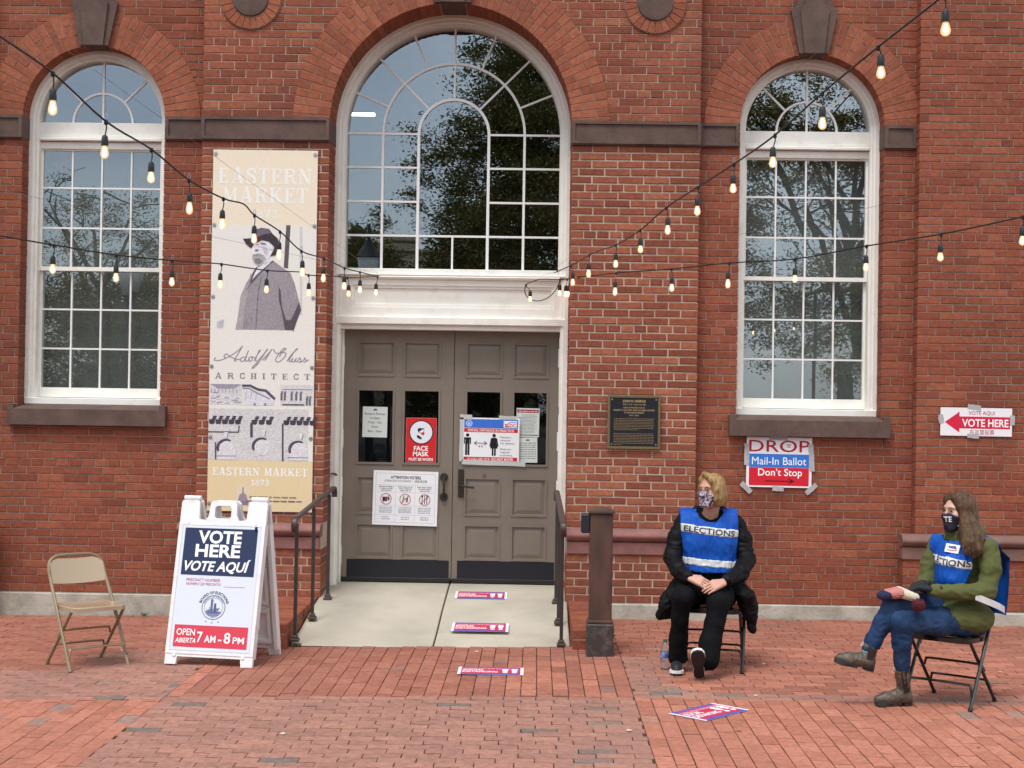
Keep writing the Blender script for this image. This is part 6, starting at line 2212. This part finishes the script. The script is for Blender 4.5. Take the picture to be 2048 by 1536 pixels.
# ---- person in the olive jacket
H = Frame((2.672, -3.628, 1.202), (-.905, -.425), -.03)
R = H.rot
F = Field((2.00, -4.0, .05), (2.98, -3.30, 1.38), .0065)
add_head(F, H)
for s in (-1, 1):
    F.ell(H(s*.072, -.010, .002), (.011, .018, .030), .008, R)
F.cone(H(0, -.028, -.075), (2.70, -3.60, 1.03), .046, .052, .02)
F.ell((2.715, -3.60, .88), (.115, .125, .18), .03); F.ell((2.71, -3.62, .62), (.12, .13, .16), .04)
F.cone((2.62, -3.47, .99), (2.81, -3.73, .99), .045, .045, .03)
F.chain([(2.83, -3.75, .98), (2.80, -3.81, .725), (2.47, -3.845, .735)], [.034, .026, .023], .01)
F.chain([(2.60, -3.45, .98), (2.52, -3.50, .74), (2.43, -3.71, .755)], [.034, .026, .023], .01)
F.chain([(2.75, -3.69, .52), (2.275, -3.82, .535), (2.305, -3.745, .12)], [.070, .045, .026], .02)
F.chain([(2.65, -3.55, .54), (2.245, -3.725, .635), (2.09, -3.765, .33)], [.070, .045, .030], .02)
add_hand(F, (2.465, -3.84, .738), (-.85, .25, .12), (-.1, 0, -1), -1, curl=(.3, .6, .8))
add_hand(F, (2.435, -3.715, .757), (-.55, -.75, .0), (0, 0, -1), 1, curl=(.3, .6, .8))
person2 = obj('person', F.mesh('person'), 'skin_pale')
tag(person2, 'seated person with long brown hair, olive jacket, jeans and navy mask', 'person')
eyes(H, person2)
F = Field((2.42, -3.95, .80), (2.95, -3.36, 1.38), .0065)
F.ell(H(0, -.022, .045), (.083, .104, .092), .02, R)
F.ell(H(.055, -.030, -.03), (.034, .066, .10), .03, R); F.ell(H(-.055, -.030, -.02), (.030, .060, .085), .03, R)
F.ell(H(0, -.075, -.05), (.075, .045, .11), .03, R)
F.chain([H(.062, -.010, -.05), H(.072, .0, -.13), H(.078, .012, -.19), H(.072, .022, -.26)], [.045, .048, .042, .016], .03)
F.chain([H(.052, -.055, -.05), H(.082, -.055, -.14), H(.094, -.040, -.22), H(.088, -.010, -.28)], [.045, .046, .036, .014], .03)
F.chain([H(0, -.085, -.05), H(.03, -.10, -.14), H(.05, -.105, -.20)], [.05, .045, .02], .03)
F.chain([(2.705, -3.70, 1.15), (2.705, -3.755, 1.07), (2.69, -3.790, 1.02), (2.678, -3.805, .98)], [.042, .046, .040, .014], .03)
F.chain([(2.745, -3.69, 1.13), (2.755, -3.765, 1.05), (2.735, -3.80, .985), (2.715, -3.812, .94)], [.040, .040, .032, .012], .03)
F.chain([H(-.004, .040, .122), H(.036, .060, .098), H(.064, .050, .045), H(.072, .032, -.03), H(.072, .030, -.11)], [.014, .016, .016, .017, .016], .014)
F.chain([H(-.008, .040, .122), H(-.046, .056, .090), H(-.068, .042, .03), H(-.073, .035, -.08)], [.013, .014, .013, .012], .014)
F.ell(H(-.004, .094, -.012), (.061, .060, .104), .01, R, op='cut')
hair2 = field_part(F, 'hair', 'brown_hair', person2, (.007, 26, (1, 1, .2)))
rs = random.Random(21)
g = MB()
for k in range(46):                                     # loose strands over the near shoulder
    a = rs.uniform(-.045, .055)
    j = lambda t: rs.uniform(-t, t)
    p = [(2.70+a*.5, -3.705+j(.01), 1.17), (2.715+a+j(.012), -3.775-abs(a)*-.2+j(.012), 1.075), (2.705+a*1.05+j(.014), -3.826+j(.014), .99), (2.69+a*.9+j(.02), -3.832+j(.014), .985-rs.random()*.04)]
    q = spline(p, 4)
    g.tube(q, [.0045-.0032*i/(len(q)-1) for i in range(len(q))], 4)
g.build('hair_strands', 'brown_hair', hair2, smooth=True)
F = Field(H.c-.16, H.c+.16, .005)
add_head(F, H, .009)
F.cone(H(0, .100, -.015), H(0, .098, -.07), .014, .012, .03)
intersect_ell(F, H(0, .082, -.058), (.092, .082, .060), R)
mask2 = field_part(F, 'face_mask', 'mask_navy', person2)
g = MB()
for z0 in (-.010, -.075):
    g.tube(spline([H(.056, .052, z0-.004), H(.070, .012, -.006+z0*.3), H(.080, -.010, .012+z0*.2)], 4), .0035, 6)
g.build('ear_loops', 'sole_white', person2, smooth=True)
wrap_text('TE', mask2, tuple(H(.030, .11, -.034)), tuple(H.l*.80-H.f*.60), tuple(H.u), .034, .048, .03, 'white_letters', 'mask_print', person2, .0025)
# jeans
F = Field((1.98, -3.98, .12), (2.95, -3.38, .74), .0075)
F.chain([(2.76, -3.68, .53), (2.52, -3.77, .535), (2.275, -3.82, .535), (2.285, -3.80, .40), (2.294, -3.775, .30), (2.298, -3.762, .248)], [.100, .088, .068, .060, .050, .046], .02)
F.chain([(2.66, -3.58, .56), (2.45, -3.67, .605), (2.250, -3.728, .625), (2.185, -3.745, .52), (2.12, -3.76, .41), (2.092, -3.766, .355)], [.098, .084, .068, .060, .050, .046], .02)
field_part(F, 'jeans', 'denim', person2, (.007, 9, (1.2, 1.2, 1.6)))
g = MB(); g.tube([(2.096, -3.765, .36), (2.082, -3.768, .325)], .043, 12); g.build('sock', 'sock_teal', person2, smooth=True)
# jacket
f2, l2 = V3(-.80, -.60, 0), V3(.60, -.80, 0)
def torso2(F, g=0.0):
    F.ell((2.705, -3.61, .64), (.140+g, .145+g, .20+g), .05); F.ell((2.712, -3.60, .87), (.134+g, .142+g, .19+g), .05)
    F.cone((2.615, -3.465, .985), (2.815, -3.735, .985), .064+g, .064+g, .04)
F = Field((2.36, -4.0, .40), (2.98, -3.30, 1.18), .0080)
torso2(F)
F.chain([(2.825, -3.745, .985), (2.83, -3.79, .86), (2.80, -3.815, .735), (2.64, -3.835, .725), (2.475, -3.845, .735)], [.068, .063, .058, .050, .038], .02)
F.chain([(2.605, -3.455, .985), (2.55, -3.47, .86), (2.52, -3.50, .745), (2.48, -3.60, .745), (2.44, -3.70, .755)], [.070, .066, .060, .052, .040], .02)
F.ell((2.725, -3.675, .545), (.165, .145, .105), .05); F.ell((2.62, -3.72, .555), (.10, .11, .088), .05)
for a in np.linspace(0, 2*PI, 13)[:-1]:
    F.cone((2.70+.070*math.cos(a), -3.60+.070*math.sin(a), 1.03), (2.695+.080*math.cos(a), -3.60+.080*math.sin(a), 1.085), .026, .020, .02)
F.chain([(2.70, -3.50, 1.05), (2.78, -3.52, 1.09), (2.79, -3.58, 1.075), (2.78, -3.62, 1.05)], [.045, .06, .055, .04], .03)
field_part(F, 'jacket', 'olive_cloth', person2, (.010, 8, (1, 1, 1.7)))
f2, l2 = V3(-.60, -.80, 0), V3(.80, -.60, 0)
def vest2(off, th, fn, name, mat):
    F = Field((2.34, -3.95, .66), (2.96, -3.30, 1.12), .0075)
    torso2(F)
    F.cone(V3(2.70, -3.60, .88)+f2*.15, V3(2.70, -3.60, .80)+f2*.16, .03, .03, .06)
    vest_shell(F, off, th)
    A = lambda X, Y: (X-2.71)*f2[0]+(Y+3.60)*f2[1]
    B = lambda X, Y: (X-2.71)*l2[0]+(Y+3.60)*l2[1]
    clip(F, lambda X, Y, Z: np.maximum(np.maximum(-.03-A(X, Y), np.abs(B(X, Y)+.045)-(.158-.35*np.maximum(0, .86-Z))), np.maximum(.735-Z, Z-1.055)))
    clip(F, lambda X, Y, Z: 1-np.sqrt(((X-2.665)/.105)**2+((Y+3.625)/.105)**2+((Z-1.09)/.085)**2))
    if fn:
        clip(F, fn)
    return field_part(F, name, mat, person2, (.011, 11, (1.9, 1.9, .6)))
vest2(.030, .008, None, 'vest', 'vest_blue')
BB = lambda X, Y: (X-2.71)*l2[0]+(Y+3.60)*l2[1]
t1 = vest2(.034, .008, lambda X, Y, Z: np.abs(Z-(.905-.22*np.maximum(0, BB(X, Y))))-.027, 'reflective_stripe', 'reflective_band')
wrap_text('ELECTIONS', t1, tuple(V3(2.71, -3.60, .904)+f2*.22-l2*.030), tuple(l2-V3(0, 0, .07)), (.0, 0, 1), .038, .285, .018, 'black_letters', 'vest_print', person2)
tg = MB(); tg.cbox(-.045, .045, -.001, .001, -.028, .028, .0008)
pc = V3(2.71, -3.60, .985)+f2*.172+l2*.0
cardo = tg.build('name_card', 'paper', person2, loc=tuple(pc), rot=(math.radians(-22), .10, math.atan2(f2[0], -f2[1])))
P = Print(); P.poly([(-.03, .012), (.02, .018), (.03, -.002), (-.02, 0)], (90, 90, 130), 1); P.line([(-.03, -.014), (.03, -.010)], .006, (190, 80, 90), 1)
P.build('print', cardo, loc=(0, -.0012, 0))
# vest back panel draped over the chair back
rows = [((2.80, -3.50, 1.035), (2.90, -3.70, 1.02)), ((2.87, -3.44, .985), (2.93, -3.69, .975)), ((2.905, -3.43, .93), (2.99, -3.68, .925)), ((2.90, -3.44, .80), (2.985, -3.685, .79)), ((2.885, -3.46, .68), (2.965, -3.69, .66)), ((2.87, -3.48, .58), (2.945, -3.70, .57))]
def drape(rows, n, th, name, mat, off=0.0, clipz=None):
    g = MB(); V, Fc = [], []
    m_ = len(rows)
    for d in (0, th):
        for a, b in rows:
            a, b = Vector(a), Vector(b)
            s = (b-a).normalized(); nr = Vector((s.y, -s.x, 0))*-1
            for i in range(n+1):
                t = i/n
                V.append(tuple(a.lerp(b, t)+nr*(.012*math.sin(t*PI*3+a.z*9)+d+off)))
    w = n+1
    for j in range(m_-1):
        for i in range(n):
            q = j*w+i
            Fc += [(q, q+1, q+w+1, q+w), (q+m_*w, q+w+m_*w, q+w+1+m_*w, q+1+m_*w)]
    g.add(V, Fc)
    return g.build(name, mat, person2, smooth='all')
dense = []
for (a, b), (c, d) in zip(rows[:-1], rows[1:]):
    for k in range(4):
        dense.append((tuple(Vector(a).lerp(Vector(c), k/4)), tuple(Vector(b).lerp(Vector(d), k/4))))
dense.append(rows[-1])
back = drape(dense, 10, .004, 'vest_back', 'vest_blue')
g = MB(); g.tube(spline([(2.79, -3.55, 1.06), (2.86, -3.60, 1.045), (2.92, -3.66, 1.0)], 4), .014, 6); g.build('vest_shoulder', 'vest_blue', person2, smooth=True)
# side strap of the vest
g = MB()
ptsA = spline([V3(2.715, -3.875, .705), V3(2.80, -3.872, .672), V3(2.875, -3.835, .640), V3(2.93, -3.76, .610)], 5)
k = len(ptsA)
V = [tuple(p+Vector((0, 0, dz_))) for dz_ in (-.021, .021) for p in ptsA]+[tuple(p+Vector((-.002, .004, dz_))) for dz_ in (-.021, .021) for p in ptsA]
Fc = [(i, i+1, k+i+1, k+i) for i in range(k-1)]+[(2*k+i, 3*k+i, 3*k+i+1, 2*k+i+1) for i in range(k-1)]
g.add(V, Fc); g.build('side_strap', 'reflective_band', person2, smooth=True)
# gloves
F = Field((2.25, -3.98, .66), (2.56, -3.60, .86), .005)
add_hand(F, (2.465, -3.84, .738), (-.85, .25, .12), (-.1, 0, -1), -1, curl=(.3, .6, .8), g=.004)
add_hand(F, (2.435, -3.715, .757), (-.55, -.75, .0), (0, 0, -1), 1, curl=(.3, .6, .8), g=.004)
F.cone((2.50, -3.845, .738), (2.46, -3.84, .738), .033, .028, .01); F.cone((2.45, -3.69, .757), (2.43, -3.72, .757), .033, .028, .01)
field_part(F, 'gloves', 'glove_black', person2)
# ankle boots
def boot(heel, toe, upn, shaft_top, L):
    h, t = V3(*heel), V3(*toe); u = V3(*upn); d = (t-h)/np.linalg.norm(t-h); u = u-d*(u@d); u /= np.linalg.norm(u)
    F = Field(np.minimum(np.minimum(h, t), V3(*shaft_top))-.09, np.maximum(np.maximum(h, t), V3(*shaft_top))+.09, .006)
    F.chain([h+d*.040+u*.055, h+d*.11+u*.058, h+d*.18+u*.048, h+d*.225+u*.044], [.037, .040, .038, .030], .025)
    F.cone(h+d*.048+u*.06, V3(*shaft_top), .040, .047, .025)
    o = field_part(F, 'boot', 'boot_leather', person2, (.004, 22, (1, 1, 1)))
    shoe_sole(h+u*.0, d, u, L*.27, .024, 'boot_sole', 'heel_block', o, 2.4)
    shoe_sole(h+u*.022, d, u, L, .018, 'boot_sole', 'sole', o, 1.05)
    shoe_sole(h+d*L*.42+u*.006, d, u, L*.57, .018, 'boot_sole', 'fore_sole', o, 1.9)
    s = np.cross(d, u)
    if s[1] > 0:
        s = -s
    st = V3(*shaft_top)
    mid = h+d*.055+u*.075
    g = MB()
    ax = st-mid; ax /= np.linalg.norm(ax)
    V = []
    for t_ in np.linspace(0, 1, 6):
        c = mid+(st-mid)*t_
        wv = (.020+.010*t_)
        for sgn_ in (-1, 0, 1):
            ang = sgn_*wv/.046
            V.append(tuple(c+(s*math.cos(ang)+np.cross(ax, s)*math.sin(ang))*(.0455+.0035*t_)))
    g.add(V, [(j*3+i, j*3+i+1, j*3+i+4, j*3+i+3) for j in range(5) for i in range(2)])
    g.build('elastic_panel', 'boot_elastic', o, smooth='all')
    g = MB(); c = st-d*.044
    g.tube(spline([c-ax*.012, c+ax*.022-d*.006, c+ax*.03-d*.014, c-ax*.004-d*.016], 4), .0035, 5); g.build('pull_tab', 'boot_elastic', o)
    g = MB(); c = st+d*.044
    g.tube(spline([c-ax*.012, c+ax*.016+d*.004, c+ax*.02+d*.012, c-ax*.004+d*.014], 4), .0035, 5); g.build('pull_tab', 'knit_cream', o)
boot((2.372, -3.712, 0), (2.150, -3.775, 0), (0, 0, 1), (2.299, -3.757, .222), .252)
boot((2.118, -3.765, .212), (1.872, -3.80, .262), (.20, 0, .98), (2.098, -3.766, .365), .262)

# knitted hat on the knee
hat = thing('knit_hat', 'pink and cream knitted hat with burgundy pompom resting on the crossed knee', 'hat', (2.27, -3.80, .69))
def blob(name, mat, prims, warp, res=.005):
    lo = np.min([np.minimum(a, b)-max(ra, rb) for a, b, ra, rb in prims], 0)-.03
    hi = np.max([np.maximum(a, b)+max(ra, rb) for a, b, ra, rb in prims], 0)+.03
    F = Field(lo, hi, res)
    for a, b, ra, rb in prims:
        F.cone(a, b, ra, rb, .012)
    o = field_part(F, name, mat, hat, warp)
    o.location = (-2.27, 3.80, -.69)
    return o
def flat(x0, x1, z0, z1, r0, r1):
    return [(V3(x0, y-.01*(x0-2.2), z0), V3(x1, y-.10*(x1-x0), z1), r0, r1) for y in (-3.835, -3.80, -3.765)]
blob('brim', 'knit_navy', flat(2.160, 2.195, .690, .698, .026, .029), (.003, 70, (1, 1, 1)))
blob('pink_band', 'knit_pink', flat(2.198, 2.262, .702, .714, .029, .032), (.003, 70, (1, 1, 1)))
blob('crown', 'knit_cream', flat(2.268, 2.352, .714, .690, .033, .027), (.003, 70, (1, 1, 1)))
pm = blob('pompom', 'pompom_red', [(V3(2.357, -3.905, .648), V3(2.359, -3.905, .650), .037, .037)], (.012, 150, (1, 1, 1)))
rs = random.Random(3)
g = MB()
for k in range(160):
    v = Vector((rs.gauss(0, 1), rs.gauss(0, 1), rs.gauss(0, 1))).normalized()
    c = Vector((2.358-2.27, -3.905+3.80, .649-.69))
    g.tube([c+v*.03, c+v*rs.uniform(.040, .050)], [.003, .0012], 3)
g.build('yarn', 'pompom_red', hat)

# a few fallen leaves and scraps on the paving
M('scrap', (.62, .58, .48), .8)
M('fallen_leaf', (.30, .17, .06), .8)
rs = random.Random(17)
spots = [(-3.55, -1.35), (-3.1, -1.9), (-.42, -1.95), (1.02, -3.42), (1.43, -3.52), (1.66, -2.35), (2.45, -4.85), (.55, -4.6), (-1.4, -4.7), (1.18, -4.55), (3.3, -2.5)]
for k, (x, y) in enumerate(spots):
    g = MB(); a = rs.random()*6
    L = rs.uniform(.012, .022)
    pts = [(L*math.cos(a+t)*(1 if i % 2 else .55), L*math.sin(a+t)*(1 if i % 2 else .55)) for i, t in enumerate(np.linspace(0, 2*PI, 7)[:-1])]
    g.add([(p[0], p[1], .003+.004*(i % 2)) for i, p in enumerate(pts)]+[(p[0], p[1], .0045+.004*(i % 2)) for i, p in enumerate(pts)], [tuple(range(5, -1, -1)), tuple(range(6, 12))]+[(i, (i+1) % 6, 6+(i+1) % 6, 6+i) for i in range(6)])
    o = g.build('litter', 'scrap' if k % 3 else 'fallen_leaf', None, loc=(x, y, gz(x)))
    tag(o, 'tiny pale scrap or leaf lying on the brick paving', 'litter', 'scraps on the paving')

# small weeds at the foot of the wall and the ramp edge
M('weed_green', (.05, .085, .02), .8)
for k, (x, y, lb) in enumerate(((-3.42, -.10, 'small green weed at the wall foot behind the folding sign'), (-1.80, -1.72, 'flat weed growing at the left corner of the ramp edge'), (1.62, -.12, 'small weed in the joint at the wall foot behind the blonde person'))):
    g = MB()
    for i in range(16):
        a, L = rs.random()*6.28, rs.uniform(.02, .05)
        b = Vector((rs.uniform(-.03, .03), rs.uniform(-.012, .012), 0))
        e = b+Vector((math.cos(a)*L*.7, math.sin(a)*L*.5, L))
        w = Vector((-math.sin(a), math.cos(a), 0))*.004
        m2 = (b+e)/2+Vector((0, 0, .006))
        g.add([b-w*.5, b+w*.5, m2+w, m2-w, e], [(0, 1, 2, 3), (3, 2, 4)])
    o = obj('weed', g.mesh('weed', fix=False), 'weed_green', None, (x, y, gz(x)-.004))
    tag(o, lb, 'weed')
